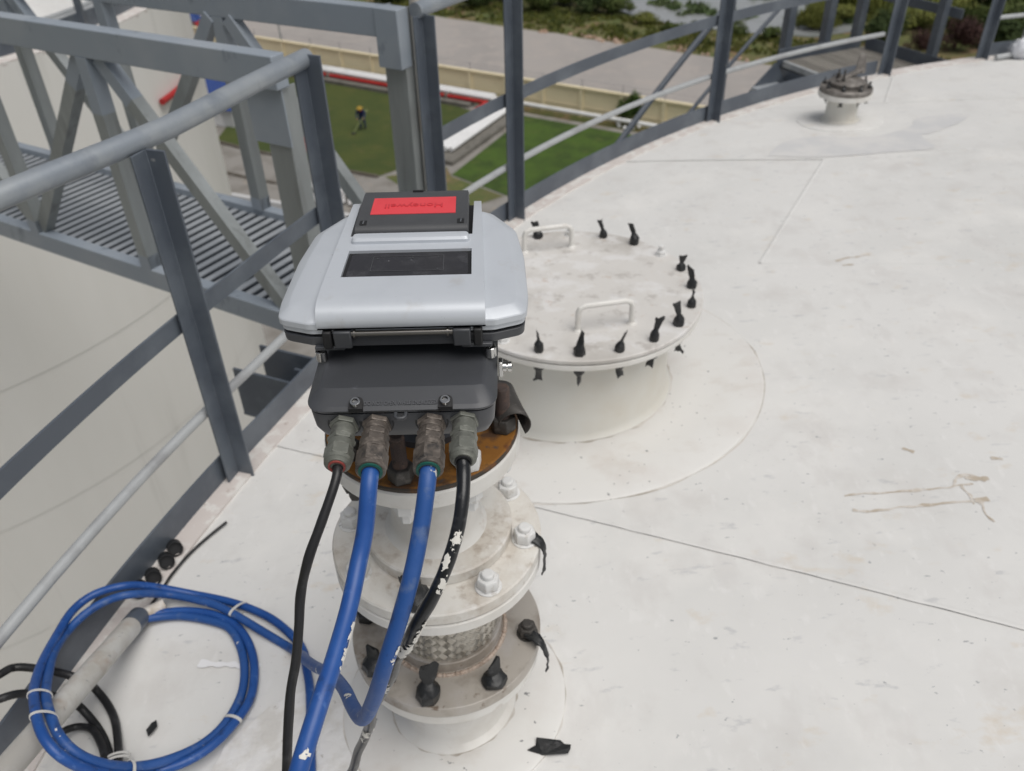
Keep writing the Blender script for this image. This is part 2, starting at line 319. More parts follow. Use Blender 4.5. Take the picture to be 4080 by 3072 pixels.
# ------------------------------------------------------------------ pipe racks along the wall
def wpt(s, n, z): q = w0+wd*s+wn*n; return (q.x, q.y, G+z)
o = MB(); o.bar(wpt(-27, -1.75, .14), wpt(16.2, -1.75, .14), .9, .28); o.bar((.5, 58.2, G+.14), (-3.95, 49.6, G+.14), 1.5, .278)
tag(o.build('pipe_plinth', 'plinth', at=wpt(0, -1.7, 0)), 'low grey concrete plinth under the red and white pipes', 'plinth')
sP = 16.6
def along(s_): q = w0+wd*s_; return q
bend = Vector((-.45, -.893, 0)).normalized()
wl = None
for i, (n, z, rad) in enumerate(((-.62, .62, .17), (-.98, .55, .15))):
    lab = ('thick white pipe running beside the cream wall, nearest the wall', 'white pipe beside the cream wall, second out from the wall')[i]
    t = MB(); t.tube([wpt(-27, n, z), wpt(17.5, n, z)], rad, 12); tag(t.build('white_pipe', 'pwhite', at=wpt(0, n, z)), lab, 'pipe', 'white pipes along the wall')
t = MB(); t.tube([wpt(16.6, -.75, .5), wpt(60, -.75, .5)], .13, 12)
tag(t.build('white_pipe', 'pwhite', at=wpt(20, -.75, .5)), 'single white pipe along the wall above the bright green lawn', 'pipe', 'white pipes along the wall')
t = MB(); t.tube([wpt(-27, -1.55, .42), wpt(17.3, -1.55, .42)], .13, 12)
e0 = Vector(wpt(17.3, -1.55, .42)); e1 = Vector((-4.3, 53.0, G+.42)); t.tube([e0-(e1-e0).normalized()*.12, e1-Vector((.9, 1.8, 0))], .13, 12)
tag(t.build('red_pipe', 'pred', at=wpt(0, -1.55, .42)), 'red fire water pipe along the lawn turning towards the tank', 'pipe')
for i in range(4):
    a = Vector((-.55+.36*i, 58.9-.1*i, G+.5)); e = a+bend*8.8; t = MB(); t.tube([a, e], .15, 10)
    tag(t.build('white_pipe', 'pwhite', at=tuple(a)), ('first', 'second', 'third', 'fourth')[i]+' white pipe from the red one in the short bundle between the lawns', 'pipe', 'white pipes between the two lawns')
for s in (-9, -3, 3, 9, 14):
    t = MB(); t.box(wpt(s, -1.35, .3), (.14, 1.0, .62), Matrix((wd, wn, Vector((0, 0, 1)))).transposed())
    lab = {-9: 'steel pipe support at the far left end of the wall pipes', -3: 'steel pipe support under the red pipe behind the worker on the left', 3: 'steel pipe support under the red pipe behind the lawn, nearest the worker', 9: 'steel pipe support hidden behind the tall bridge end post', 14: 'steel pipe support just left of the red pipe bend'}[s]
    tag(t.build('pipe_support', 'plinth', at=wpt(s, -1.35, 0)), lab, 'support', 'pipe supports on the plinth')
# pipes near the tank foot
def ptube(name, pts, rad, m, lab, grp=None):
    t = MB(); t.tube(smooth_path(pts, 5), rad, 10); return tag(t.build(name, m, at=pts[0]), lab, 'pipe', grp)
for i in range(5):
    x = -10.6+i*.42; y = 45.6-i*.28
    ptube('white_pipe', [(x-.7, y-1.6, G+.3), (x-.35, y-.8, G+.9), (x, y, G+1.25), (x+.35, y-.1, G+1.2), (x+.5, y-.5, G+.8), (x+.55, y-.9, G+.1)], .12, 'pwhite',
          ('first', 'second', 'third', 'fourth', 'fifth')[i]+' bent white pipe from the left beside the dark rail post foot', 'bent white pipes at the tank foot')
t = MB(); t.lathe([(.3, 0), (.3, .12), (.14, .14), (.14, .8), (.3, .82), (.3, .94)], (-11.4, 44.9, G+.5), (.7, .6, .3), 14)
tag(t.build('red_valve', 'pred', at=(-11.4, 44.9, G+.5)), 'red flanged valve on the ground behind the bridge post', 'valve')
t = MB(); t.lathe([(.2, 0), (.2, .5), (.34, .52), (.34, .62)], (-8.2, 43.2, G), (0, 0, 1), 14)
tag(t.build('red_hydrant', 'pred', at=(-8.2, 43.2, G)), 'short red standpipe in front of the bent white pipes', 'hydrant')
t = MB(); t.bar((-16, 44.8, G+.3), (-5, 40.0, G+.3), .25, .6)
tag(t.build('bund_wall', 'wall', at=(-10, 42, G)), 'low white bund wall below the bent white pipes', 'wall')

# ------------------------------------------------------------------ shed, cart, lamp, flag, worker
sh = thing('shed', (-20.2, 59, G), 'small white shed with a blue corrugated roof beside the pale tank', 'shed')
sx, sy = Vector((.92, -.39, 0)), Vector((.39, .92, 0)); s00 = Vector((-22.6, 58.7, G))
Rs = Matrix((sx, sy, Vector((0, 0, 1)))).transposed()
t = MB(); t.box(s00+sx*2.2+sy*1.6+Vector((0, 0, .62)), (4.4, 3.2, 1.24), Rs); t.build('wall', 'wall', sh)
t = MB(); n = 40; ring0 = []; ring1 = []
for i in range(n+1):
    a = sx*(-.2+4.8*i/n); zz = .05*(i % 2); ring0.append(s00+a-sy*.3+Vector((0, 0, 1.24+zz))); ring1.append(s00+a+sy*3.6+Vector((0, 0, 2.3+zz)))
t.add(ring0+ring1, [(i, i+1, n+2+i, n+1+i) for i in range(n)]); o = t.build('roof', 'pblue', sh, smooth=False)
so_ = o.modifiers.new('solid', 'SOLIDIFY'); so_.thickness = .04
t = MB(); t.box(s00+sx*3.0-sy*.012+Vector((0, 0, .55)), (1.0, .05, 1.06), Rs); t.build('door', 'pwhite', sh)
ct = thing('utility_cart', (-28.4, 80, G), 'blue covered cart with a red body parked on the road', 'cart')
t = MB(); t.box((-28.4, 80, G+.75), (2.4, 1.4, .6)); t.build('body', 'pred', ct, bevel=.1)
t = MB(); t.loft([[(-29.8, 79.1, G+1.75), (-27.0, 79.1, G+1.75), (-27.0, 80.9, G+1.75), (-29.8, 80.9, G+1.75)], [(-29.2, 79.5, G+2.3), (-27.5, 79.5, G+2.3), (-27.5, 80.5, G+2.3), (-29.2, 80.5, G+2.3)]]); t.build('canopy', 'pblue', ct, bevel=.08)
t = MB()
for x in (-29.4, -27.4):
    for y in (79.4, 80.6): t.tube([(x, y, G+1), (x, y, G+1.78)], .04, 6)
t.build('canopy_posts', 'steel', ct)
wh = None
for x in (-29.3, -27.5):
    for y in (79.3, 80.7):
        if wh is None: wh = MB().lathe([(.1, -.09), (.36, -.09), (.4, -.05), (.4, .05), (.36, .09), (.1, .09)], (x, y, G+.4), (0, 1, 0), 16).build('wheel', 'black', ct); w00 = (x, y)
        else: inst('wheel', wh, ct, loc=(x-w00[0], y-w00[1], 0))
ptube('red_pipe', [(-36, 92, G+1.2), (-33.2, 90.3, G+1.5), (-31.2, 87.8, G+1.4), (-29.3, 85.0, G+.8), (-28.3, 83.5, G+.1)], .36, 'pred', 'arched red pipe at the road edge beyond the pale tank')
lp = thing('street_lamp', (-19.9, 79, G), 'slim grey lamp post with a bent top by the road', 'street lamp')
t = MB(); t.tube(smooth_path([(-19.9, 79, G), (-19.9, 79, G+2.4), (-20, 79, G+3.5), (-20.3, 79, G+3.9), (-21, 79, G+4.1)], 5), .075, 8); t.build('pole', 'galv', lp)
t = MB(); t.box((-21.2, 79, G+4.1), (.5, .2, .1)); t.build('lamp_head', 'galv', lp, bevel=.02)
fl = thing('flag', (-13.3, 53.3, G), 'limp blue white and red flag on a thin pole at the lawn edge', 'flag')
t = MB(); t.tube([(-13.3, 53.3, G), (-13.3, 53.3, G+3.6)], .06, 8); t.build('pole', 'lowpipe', fl)
for nm, mm, z1, z2, dx in (('blue_stripe', 'flagblue', 3.5, 2.75, .1), ('white_stripe', 'flagwhite', 2.75, 1.75, .3), ('red_stripe', 'flagred', 1.75, 1.1, .55)):
    t = MB(); R_ = []
    for j in range(5):
        z = z1+(z2-z1)*j/4; w = .22+(.16 if nm != 'blue_stripe' else .12*j/4); cx = -13.42-(.05+dx*.35)*0+(-.12)
        R_.append([Vector((cx+w*cos(a), 53.3+.12*sin(a)+.05*sin(3*a+z*3), G+z)) for a in [2*pi*k/10 for k in range(10)]])
    t.loft(R_); t.build(nm, mm, fl)
t = MB(); t.lathe([(.42, 0), (.42, .4), (.3, .5), (.3, .8)], (-12.9, 52.6, G), (0, 0, 1), 12)
tag(t.build('waste_drum', 'pred', at=(-12.9, 52.6, G)), 'red drum standing by the flag pole on the lawn', 'drum')
# worker mowing the lawn, stooped, in navy overalls and a yellow hat
pp = Vector((-9.65, 56.1, G)); wk = thing('person', tuple(pp), 'person in navy overalls and yellow hat stooping over the lawn with a trimmer', 'person')
def skin(name, m, joints, edges, parent, sub=2):
    me = bpy.data.meshes.new(name); me.from_pydata([tuple(Vector(j[:3])) for j in joints], edges, []); me.materials.append(M[m])
    o = bpy.data.objects.new(name, me); COL.objects.link(o); o.parent = parent
    sk = o.modifiers.new('skin', 'SKIN'); sk.use_smooth_shade = True
    for i, j in enumerate(joints): me.skin_vertices[0].data[i].radius = (j[3], j[4] if len(j) > 4 else j[3])
    me.skin_vertices[0].data[0].use_root = True
    ss = o.modifiers.new('sub', 'SUBSURF'); ss.levels = sub; ss.render_levels = sub; return o
J = [(0, 0, .88, .16, .13), (0, -.08, 1.10, .17, .13), (0, -.2, 1.32, .19, .13), (0, -.27, 1.42, .07),
     (-.11, 0, .80, .10), (-.13, -.06, .46, .075), (-.14, .02, .09, .055), (.11, 0, .80, .10), (.14, .04, .46, .075), (.15, .12, .09, .055),
     (-.22, -.22, 1.33, .065), (-.30, -.22, 1.06, .05), (-.24, -.40, .88, .04), (.22, -.22, 1.33, .065), (.31, -.24, 1.06, .05), (.20, -.42, .90, .04)]
skin('body', 'navy', J, [(0,1),(1,2),(2,3),(0,4),(4,5),(5,6),(0,7),(7,8),(8,9),(2,10),(10,11),(11,12),(2,13),(13,14),(14,15)], wk)
t = MB(); t.lathe([(.02, -.12), (.075, -.09), (.09, 0), (.085, .06), (.05, .11), (.0, .12)], pp+Vector((0, -.36, 1.5)), (0, -.3, 1), 14); t.build('head', 'skin', wk)
t = MB(); t.lathe([(.20, 0), (.195, .015), (.125, .03), (.115, .09), (.06, .125), (0, .13)], pp+Vector((0, -.37, 1.54)), (0, -.3, 1), 18); t.build('hat', 'yellow', wk)
t = MB(); t.lathe([(.16, 0), (.13, .06), (.10, .12)], pp+Vector((0, -.24, 1.36)), (0, -.45, 1), 14); t.build('collar', 'maroon', wk)
for sx_ in (-1, 1):
    t = MB(); t.box(pp+Vector((sx_*.145, .03+(.05 if sx_ > 0 else -.04), .055)), (.11, .27, .11)); t.build('boot', 'boots', wk, bevel=.03)
    h = pp+Vector((-.24, -.42, .86)) if sx_ < 0 else pp+Vector((.2, -.44, .88))
    t = MB(); t.box(h, (.07, .09, .06))
    for k in range(4): t.tube([h+Vector((-.03+.02*k, -.04, 0)), h+Vector((-.03+.02*k, -.075, -.025)), h+Vector((-.03+.02*k, -.06, -.06))], .009, 5)
    t.tube([h+Vector((.03*-sx_, 0, 0)), h+Vector((.05*-sx_, -.04, -.02))], .011, 5); t.build('hand', 'skin', wk)
tr = thing('grass_trimmer', tuple(pp+Vector((-.3, -.5, 0))), 'pale green grass trimmer held by the worker on the lawn', 'trimmer')
t = MB(); t.tube([pp+Vector((.3, .1, 1.1)), pp+Vector((-.5, -.95, .1))], .03, 6); t.build('shaft', 'hiviz', tr)
t = MB(); t.lathe([(.14, 0), (.14, .05), (.05, .1)], pp+Vector((-.5, -.95, .03)), (0, 0, 1), 12); t.build('cutting_head', 'boots', tr)
t = MB(); t.box(pp+Vector((.33, .14, 1.13)), (.18, .18, .2)); t.build('motor', 'hiviz', tr, bevel=.04)

# ------------------------------------------------------------------ vegetation
def crown_mesh(name, m, w, h, nleaf, size, seed, spiky=False, solid=.62):
    rnd = random.Random(seed); vs = []; fs = []
    blobs = [(rnd.uniform(-.36, .36)*w, rnd.uniform(-.3, .3)*w, rnd.uniform(.28, .74)*h, rnd.uniform(.22, .4)) for _ in range(9)]+[(0, 0, .4*h, .45)]
    for i in range(nleaf):
        bx, by, bz, br = rnd.choice(blobs)
        d = Vector((rnd.gauss(0, 1), rnd.gauss(0, 1), rnd.gauss(0, 1))).normalized()*(rnd.random()**.4)
        c = Vector((bx+d.x*br*w*.75, by+d.y*br*w*.75, max(.03, bz+d.z*br*h*.85)))
        if spiky:
            a = Vector((rnd.gauss(0, .3), rnd.gauss(0, .3), 1)).normalized()*size*rnd.uniform(1.2, 3.2); s_ = Vector((rnd.uniform(-1, 1), rnd.uniform(-1, 1), 0)).normalized()*size*.22
            q = [c-s_, c+s_, c+a]; o = len(vs); vs += q; fs.append((o, o+1, o+2)); continue
        n_ = (d+Vector((rnd.uniform(-.8, .8), rnd.uniform(-.8, .8), rnd.uniform(0, 1.)))).normalized(); s_, u_ = ortho(n_); ang = rnd.uniform(0, 6.28)
        a1 = (s_*cos(ang)+u_*sin(ang))*size*rnd.uniform(.5, 1.2); a2 = n_.cross(a1).normalized()*size*rnd.uniform(.25, .6)
        o = len(vs); vs += [c-a1, c-a2*.9, c+a1, c+a2*.9]; fs.append((o, o+1, o+2, o+3))
    me = bpy.data.meshes.new(name); me.from_pydata([tuple(v) for v in vs], [], fs); me.materials.append(M[m]); return me
def stem_mesh(h, seed, rad):
    rnd = random.Random(seed); b = MB()
    for k in range(5):
        a = rnd.uniform(0, 6.28); e = Vector((cos(a)*h*.3, sin(a)*h*.3, h*.62)); b.tube([(0, 0, -.1), e*.45+Vector((0, 0, h*.08)), e], [rad, rad*.7, rad*.25], 6)
    me = bpy.data.meshes.new('stem'); me.from_pydata(b.v, [], b.f); me.materials.append(M['bark']); return me
protos = {}
def proto(kind):
    if kind not in protos:
        m, w, h, n, sz, spk = dict(bush=('leaf', 4., 2.6, 2600, .17, False), yellow=('leaf2', 4.4, 2.2, 2600, .18, False), dark=('leaf3', 4.2, 3.2, 3000, .19, False),
            purple=('leafp', 3.6, 2.6, 3000, .13, False), reed=('leaf', 4., 2.6, 2600, .38, True), reedy=('leaf2', 4.4, 2.0, 2600, .34, True), small=('leaf', 1.8, .9, 900, .12, False))[kind]
        protos[kind] = (crown_mesh('foliage', m, w, h, n, sz, hash(kind) % 97+len(protos), spk), stem_mesh(h, len(protos), .05))
    return protos[kind]
def shrub(kind, x, y, sc, rz, label, cat='shrub', zs=1.):
    o = thing('shrub', (x, y, G), label, cat, 'shrubs on the scrub verge beyond the road')
    a, s_ = proto(kind)
    for nm, me in (('foliage', a), ('stem', s_)):
        c = bpy.data.objects.new(nm, me); COL.objects.link(c); c.parent = o; c.scale = (sc, sc, sc*zs); c.rotation_euler = (0, 0, rz)
    return o
SH = [('bush', -7.0, 90.5, .9, 'olive shrub behind the rail post, leftmost on the verge'), ('dark', -2.6, 90.0, .95, 'dark shrub just right of the leftmost one on the verge'),
 ('reed', 1.0, 92.0, 1.0, 'tall reedy clump behind the first far shrubs'), ('bush', 3.6, 87.8, .95, 'olive shrub right of the tall centre rail post'), ('reed', 6.0, 90.5, .95, 'reedy clump before the pond at its left'),
 ('dark', 8.6, 86.6, 1.05, 'dense round shrub at the left corner of the pond'), ('bush', 10.8, 86.0, .9, 'green shrub against the pond bank beside the round one'), ('yellow', 13.2, 82.2, .55, 'low yellowish shrub on the near pond bank'),
 ('small', 15.2, 79.3, .95, 'low olive tuft on the pond bank left of the sloping handrail'), ('small', 17.6, 78.9, 1.1, 'low tuft by the pond behind the far rail post'), ('bush', 20.4, 77.6, .55, 'small green bush at the pond edge by the stairs'),
 ('small', 23.2, 76.4, 1.3, 'green tuft at the pond edge just left of the platform post'), ('reedy', 27.5, 78.8, .8, 'pale reed clump standing behind the platform'), ('yellow', 30.0, 81.5, 1.0, 'yellow green shrub rising beyond the platform'),
 ('reedy', 33.0, 83.5, 1.1, 'yellow green reeds right of the platform shrub'), ('dark', 32.0, 74.0, .8, 'dark green shrub behind the platform corner'), ('purple', 33.6, 70.6, .72, 'smaller purple brown shrub left of the platform rail'),
 ('purple', 37.0, 71.4, .98, 'large purple brown shrub between two right hand posts'), ('yellow', 36.8, 78.5, 1.1, 'yellow green shrub above the large purple one'), ('dark', 40.6, 71.5, .95, 'dark shrub at the foot of the right end post'),
 ('bush', 42.4, 75.0, 1.1, 'olive shrub behind the right end railing'), ('dark', 46.0, 74.5, 1.2, 'dark leafy shrub at the far right edge'), ('yellow', 41.0, 82.5, 1.2, 'yellow green shrub upper right behind the others'),
 ('dark', 46.0, 84.0, 1.4, 'tall dark shrub at the top right corner'), ('bush', 36.5, 89.5, 1.2, 'green shrub on the far side of the pond inlet'), ('dark', 42.5, 92.0, 1.4, 'dark shrub highest at the right of the picture'),
 ('reed', 39.5, 74.6, .8, 'reedy clump between the purple shrub and the right post'), ('bush', 45.6, 78.9, 1.2, 'green shrub between the two dark right shrubs'), ('bush', 31.2, 88.0, .9, 'green shrub in the shallow pond behind the platform'), ('dark', 50.5, 79, 1.4, 'dark shrub just outside the right edge'),
 ('yellow', 34.0, 77.5, .9, 'yellow bush directly behind the platform end rail'), ('dark', -11.5, 92.5, .9, 'dark shrub behind the bridge end post')]
rr = random.Random(3)
for k, x, y, sc, lab in SH: shrub(k, x, y, sc*1.02, rr.uniform(0, 6.28), lab, zs=rr.uniform(.8, 1.1))
# loose ground cover on the verge and plants standing in the pond: nobody could count them
def tufts(name, pts, m, size, seed, flat=False):
    rnd = random.Random(seed); b = MB()
    for x, y in pts:
        for k in range(3):
            c = Vector((x+rnd.gauss(0, .25), y+rnd.gauss(0, .25), G))
            if flat:
                n_ = 6; R_ = size*rnd.uniform(.5, 1.4); b.add([c+Vector((cos(2*pi*i/n_)*R_*rnd.uniform(.6, 1.3), sin(2*pi*i/n_)*R_*rnd.uniform(.5, 1.), .05+.03*k)) for i in range(n_)], [tuple(range(n_))])
            for j in range(4):
                a = rnd.uniform(0, 6.28); s_ = Vector((cos(a), sin(a), 0))*size*.3; t_ = Vector((rnd.gauss(0, .4), rnd.gauss(0, .4), 1.))*size*rnd.uniform(.5, 1.2)
                b.add([c-s_, c+s_, c+t_], [(0, 1, 2)])
    return tag(b.build(name, m, smooth=False, at=(pts[0][0], pts[0][1], G)), kind='stuff')
rv = random.Random(11); pts = []
while len(pts) < 1500:
    s = rv.uniform(-10, 75); n = rv.uniform(19.8-.052*(s+8), 27-.05*s)
    if noise.noise(Vector((s*.25, n*.4, 0))) > -.25: pts.append(wp(s, n))
tufts('verge_grass', pts, 'leaf2', .3, 5)
tufts('dry_verge_grass', [(x+.4, y+.5) for x, y in pts[::3]], 'leaf', .34, 6)
pts = []
while len(pts) < 900:
    x, y = rv.uniform(12, 48), rv.uniform(78, 130)
    if noise.noise(Vector((x*.16, y*.10, 3.))) > .02+.012*(33-x) and y > 79+(33-x)*.35: pts.append((x, y))
tufts('pond_plants', pts, 'waterplant', .55, 8, True)
b = MB()
for k in range(70):
    s = rv.uniform(10, 62); n = 19.2-.052*(s+8)+rv.uniform(-.1, .9); q = w0+wd*s+wn*n; R_ = rv.uniform(.12, .42)
    b.lathe([(R_, 0), (R_*.8, .1), (R_*.35, .18), (0, .2)], (q.x, q.y, G), (0, 0, 1), 7, cap=False, ph=rv.random()*6)
M['rubble'] = mat('brown_rubble', (.30, .20, .14), .9, layers=(((.45, .36, .29), 3, .5, .65, 5),))
tag(b.build('rubble', 'rubble', at=(8, 77, G)), kind='stuff')
ty = thing('young_tree', (8.3, 55.6, G), 'young leafy tree in a ring of white stones by the cream wall', 'tree')
c = bpy.data.objects.new('crown', crown_mesh('crown', 'leaft', 1.55, 2.2, 1800, .12, 41)); COL.objects.link(c); c.parent = ty; c.location = (0, 0, .35)
t = MB(); t.tube([(8.3, 55.6, G-.05), (8.32, 55.6, G+.7), (8.28, 55.62, G+1.6)], [.07, .05, .03], 8); t.build('trunk', 'bark', ty)
st = None
for k in range(9):
    a = 2*pi*k/9
    if st is None: st = MB().lathe([(.13, 0), (.15, .08), (.1, .17), (0, .2)], (8.3+.75, 55.6, G), (0, 0, 1), 8).build('ring_stone', 'pwhite', ty)
    else: inst('ring_stone', st, ty, loc=(.75*cos(a)-.75, .75*sin(a), 0))

# ------------------------------------------------------------------ storage tank under the camera
TC = Vector((4.66, 0, 0)); TR = 5.75; ZE = -1.6; TH = .3
def dR(a):
    a %= 360
    return 0. if a < 160 else .0045*(a-160) if a < 190 else .135*(.5+.5*cos(pi*min(1, (a-190)/110)))
def warp(x, y):
    u, v = x-TC.x, y-TC.y; q = hypot(u, v)
    if q < .5: return x, y
    k = 1+dR(math.degrees(atan2(v, u)))/TR*min(1, q/TR)**5; return TC.x+u*k, TC.y+v*k
def surf(x, y): return roofz(x, y)+.003+.003*noise.noise(Vector((x*.9, y*.9, 0)))
def roofz(x, y): return ZE+TH*(1-((x-TC.x)**2+(y-TC.y)**2)/TR**2)
tank = thing('storage_tank', (TC.x, TC.y, G), 'white storage tank roof with lapped plates filling the foreground', 'tank')
t = MB(); t.lathe([(TR-.02, 0), (TR-.02, -1.63-G)], (TC.x, TC.y, G), (0, 0, 1), 128, cap=False); t.v = [(*warp(x, y), z) for x, y, z in t.v]; t.build('shell', 'tank2', tank)
def disc_grid(hs):
    """round roof sheet cut by half planes (px,py,nx,ny): keep n side"""
    bm = bmesh.new(); rings = 26; seg = 168; vv = []
    for i in range(rings+1):
        R_ = TR*(i/rings); ring = []
        if i == 0: vv.append([bm.verts.new((TC.x, TC.y, 0))]); continue
        for k in range(seg):
            a = 2*pi*k/seg; ring.append(bm.verts.new((TC.x+R_*cos(a), TC.y+R_*sin(a), 0)))
        vv.append(ring)
    for k in range(seg): bm.faces.new((vv[0][0], vv[1][k], vv[1][(k+1) % seg]))
    for i in range(1, rings):
        for k in range(seg): bm.faces.new((vv[i][k], vv[i+1][k], vv[i+1][(k+1) % seg], vv[i][(k+1) % seg]))
    for px, py, nx, ny, *gp in hs:
        l = hypot(nx, ny); bmesh.ops.bisect_plane(bm, geom=bm.verts[:]+bm.edges[:]+bm.faces[:], plane_co=(px+nx/l*(gp[0] if gp else .0012), py+ny/l*(gp[0] if gp else .0012), 0), plane_no=(nx, ny, 0), clear_inner=True)
    return bm
def plate(pieces, lap=0.):
    full = bmesh.new()
    for hs in pieces:
        bm = disc_grid(hs); me = bpy.data.meshes.new('tmp'); bm.to_mesh(me); bm.free(); full.from_mesh(me); bpy.data.meshes.remove(me)
    bmesh.ops.remove_doubles(full, verts=full.verts, dist=.005)
    for v in full.verts: v.co.x, v.co.y = warp(v.co.x, v.co.y)
    for v in full.verts: v.co.z = roofz(v.co.x, v.co.y)+lap+.003*noise.noise(Vector((v.co.x*.9, v.co.y*.9, 0)))
    r_ = bmesh.ops.extrude_face_region(full, geom=full.faces[:])
    for g in r_['geom']:
        if isinstance(g, bmesh.types.BMVert): g.co.z -= .006
    bmesh.ops.recalc_face_normals(full, faces=full.faces)
    me = bpy.data.meshes.new('roof_plate'); full.to_mesh(me); full.free()
    me.transform(Matrix.Translation(-org(tank))); me.materials.append(M['roof'])
    me.polygons.foreach_set('use_smooth', [True]*len(me.polygons)); me.set_sharp_from_angle(angle=radians(30))
    o = bpy.data.objects.new('roof_plate', me); COL.objects.link(o); o.parent = tank
def hp(a, b, side, *gp):
    """half plane through a,b; side +1 keeps left of a->b"""
    dx, dy = b[0]-a[0], b[1]-a[1]; return (a[0], a[1], -dy*side, dx*side, *gp)
S1 = ((-.732, 1.882), (1.02, 1.047)); S6 = ((.915, 2.691), (1.766, 2.529)); B3 = (1.470, 3.707)
S3l = ((.435, 3.952), B3); S3r = (B3, (2.358, 3.682)); S4 = ((1.25, 4.63), (2.767, 4.467)); S5 = ((2.072, 4.553), (2.342, 5.125)); S2 = ((.916, 2.694), B3)
plate([[hp(*S1, -1)]], .000)
plate([[hp(*S1, 1), hp(*S6, -1, .0003)]], .003)
plate([[hp(*S6, 1, .0003), hp(*S3l, -1), hp(*S2, 1)]], .000)
plate([[hp(*S6, 1, .0003), hp(*S3r, -1), hp(*S2, -1)]], .003)
seam_cut = ((B3), (B3[0]+.3, B3[1]+.9))
def nog(h): return (*h[:4], 0.)
plate([[hp(*S3l, 1), nog(hp(*seam_cut, 1)), hp(*S4, -1)], [hp(*S3r, 1), nog(hp(*seam_cut, -1)), hp(*S4, -1)]], .002)
plate([[hp(*S4, 1), hp(*S5, 1)]], .000)
plate([[hp(*S4, 1), hp(*S5, -1)]], .003)
t = MB(); t.lathe([(.001, TH-.0095)]+[(TR*i/20, TH*(1-(i/20)**2)-.009) for i in range(1, 21)], (TC.x, TC.y, ZE), (0, 0, 1), 128, cap=False); t.v = [(*warp(x, y), z) for x, y, z in t.v]; t.build('seam_backing', 'seal', tank)
# primed curb strip along the rim
t = MB(); A0, A1, nA = 88, 205, 110; vs = []
for i in range(nA+1):
    a = radians(A0+(A1-A0)*i/nA); w = .045+.018*noise.noise(Vector((i*.4, 0, 0)))
    for R_, dz in ((TR+.004, -.03), (TR+.004, .008), (TR-.03, .012), (TR-.05-w, .0075), (TR-.05-w, -.01)):
        x, y = warp(TC.x+R_*cos(a), TC.y+R_*sin(a)); vs.append((x, y, roofz(x, y)+dz))
t.add(vs, [(i*5+k, i*5+k+1, i*5+6+k, i*5+5+k) for i in range(nA) for k in range(4)]); t.build('rim_strip', 'primer', tank)
def weld_line(line, seed):
    P = smooth_path([(x, y, 0) for x, y in line], 50); vs = []; n = len(P)
    for i, q in enumerate(P):
        d = (P[min(i+1, n-1)]-P[max(i-1, 0)]).normalized(); s_ = Vector((-d.y, d.x, 0)); w = .0065+.0022*noise.noise(Vector((i*.35, seed, 0))); h = .0011+.0008*noise.noise(Vector((i*.5, seed+3, 0)))
        for k in range(5):
            a = pi*k/4; x, y = (q+s_*(.0046+w*cos(a)))[:2]; vs.append((x, y, surf(x, y)+h*sin(a)-.0003))
    t = MB(); t.add(vs, [(i*5+k, i*5+k+1, i*5+6+k, i*5+5+k) for i in range(n-1) for k in range(4)]); t.build('weld_seam', 'roof', tank)
for i_, ln in enumerate((S1, S2, S3l, S3r, S4, S5)): weld_line(ln if i_ else ((-.72, 1.876), (.06, 1.504)), i_)
weld_line(((.06, 1.504), (1.02, 1.047), (2.2, .485)), 9)
def ring_pad(cx, cy, r0, r1, h, name, m, wob=0.):
    t = MB(); n = 72; vs = []
    prof = ((r0, .001), (r0, h), (r0+(r1-r0)*.33, h), (r0+(r1-r0)*.66, h), (r1-.008, h), (r1, h*.4), (r1, -.004))
    for k in range(n):
        a = 2*pi*k/n
        for R_, dz in prof:
            R2 = R_*(1+wob*noise.noise(Vector((cos(a), sin(a), cx)))) if R_ > r0 else R_
            x, y = cx+R2*cos(a), cy+R2*sin(a); vs.append((x, y, surf(x, y)+dz))
    m_ = len(prof); t.add(vs, [(k*m_+j, ((k+1) % n)*m_+j, ((k+1) % n)*m_+j+1, k*m_+j+1) for k in range(n) for j in range(m_-1)]); return t.build(name, m, tank)
MHC = (.180, 2.031); GN = (-.131, .98); FV = (1.73, 4.29)
ring_pad(.18, 2.07, .22, .565, .006, 'reinforcing_pad', 'pad'); ring_pad(*GN, .10, .222, .005, 'reinforcing_pad', 'pad'); ring_pad(*FV, .06, .21, .0035, 'reinforcing_pad', 'roof')
def dirt_ring(cx, cy, rad, w, seed, h):
    t = MB(); n = 160; vs = []
    for k in range(n):
        a = 2*pi*k/n; ww = w*max(.05, .5+1.6*noise.noise(Vector((cos(a)*6, sin(a)*6, seed)))); ra = rad+w*.6*noise.noise(Vector((cos(a)*3, sin(a)*3, seed+4)))
        for R_ in (ra, ra+ww):
            x, y = cx+R_*cos(a), cy+R_*sin(a); vs.append((x, y, surf(x, y)+h))
    t.add(vs, [(k*2, ((k+1) % n)*2, ((k+1) % n)*2+1, k*2+1) for k in range(n)]); t.build('dirt_line', 'dirtline', tank)
M['dirtline'] = mat('brown_dirt', (.40, .36, .31), .9, layers=(((.64, .61, .57), 9, .42, .58, 7),))
dirt_ring(*MHC, .291, .008, 1., .0066); dirt_ring(.18, 2.07, .5655, .0045, 2., .0008); dirt_ring(*GN, .124, .004, 3., .0056); dirt_ring(*GN, .2222, .003, 4., .0008)
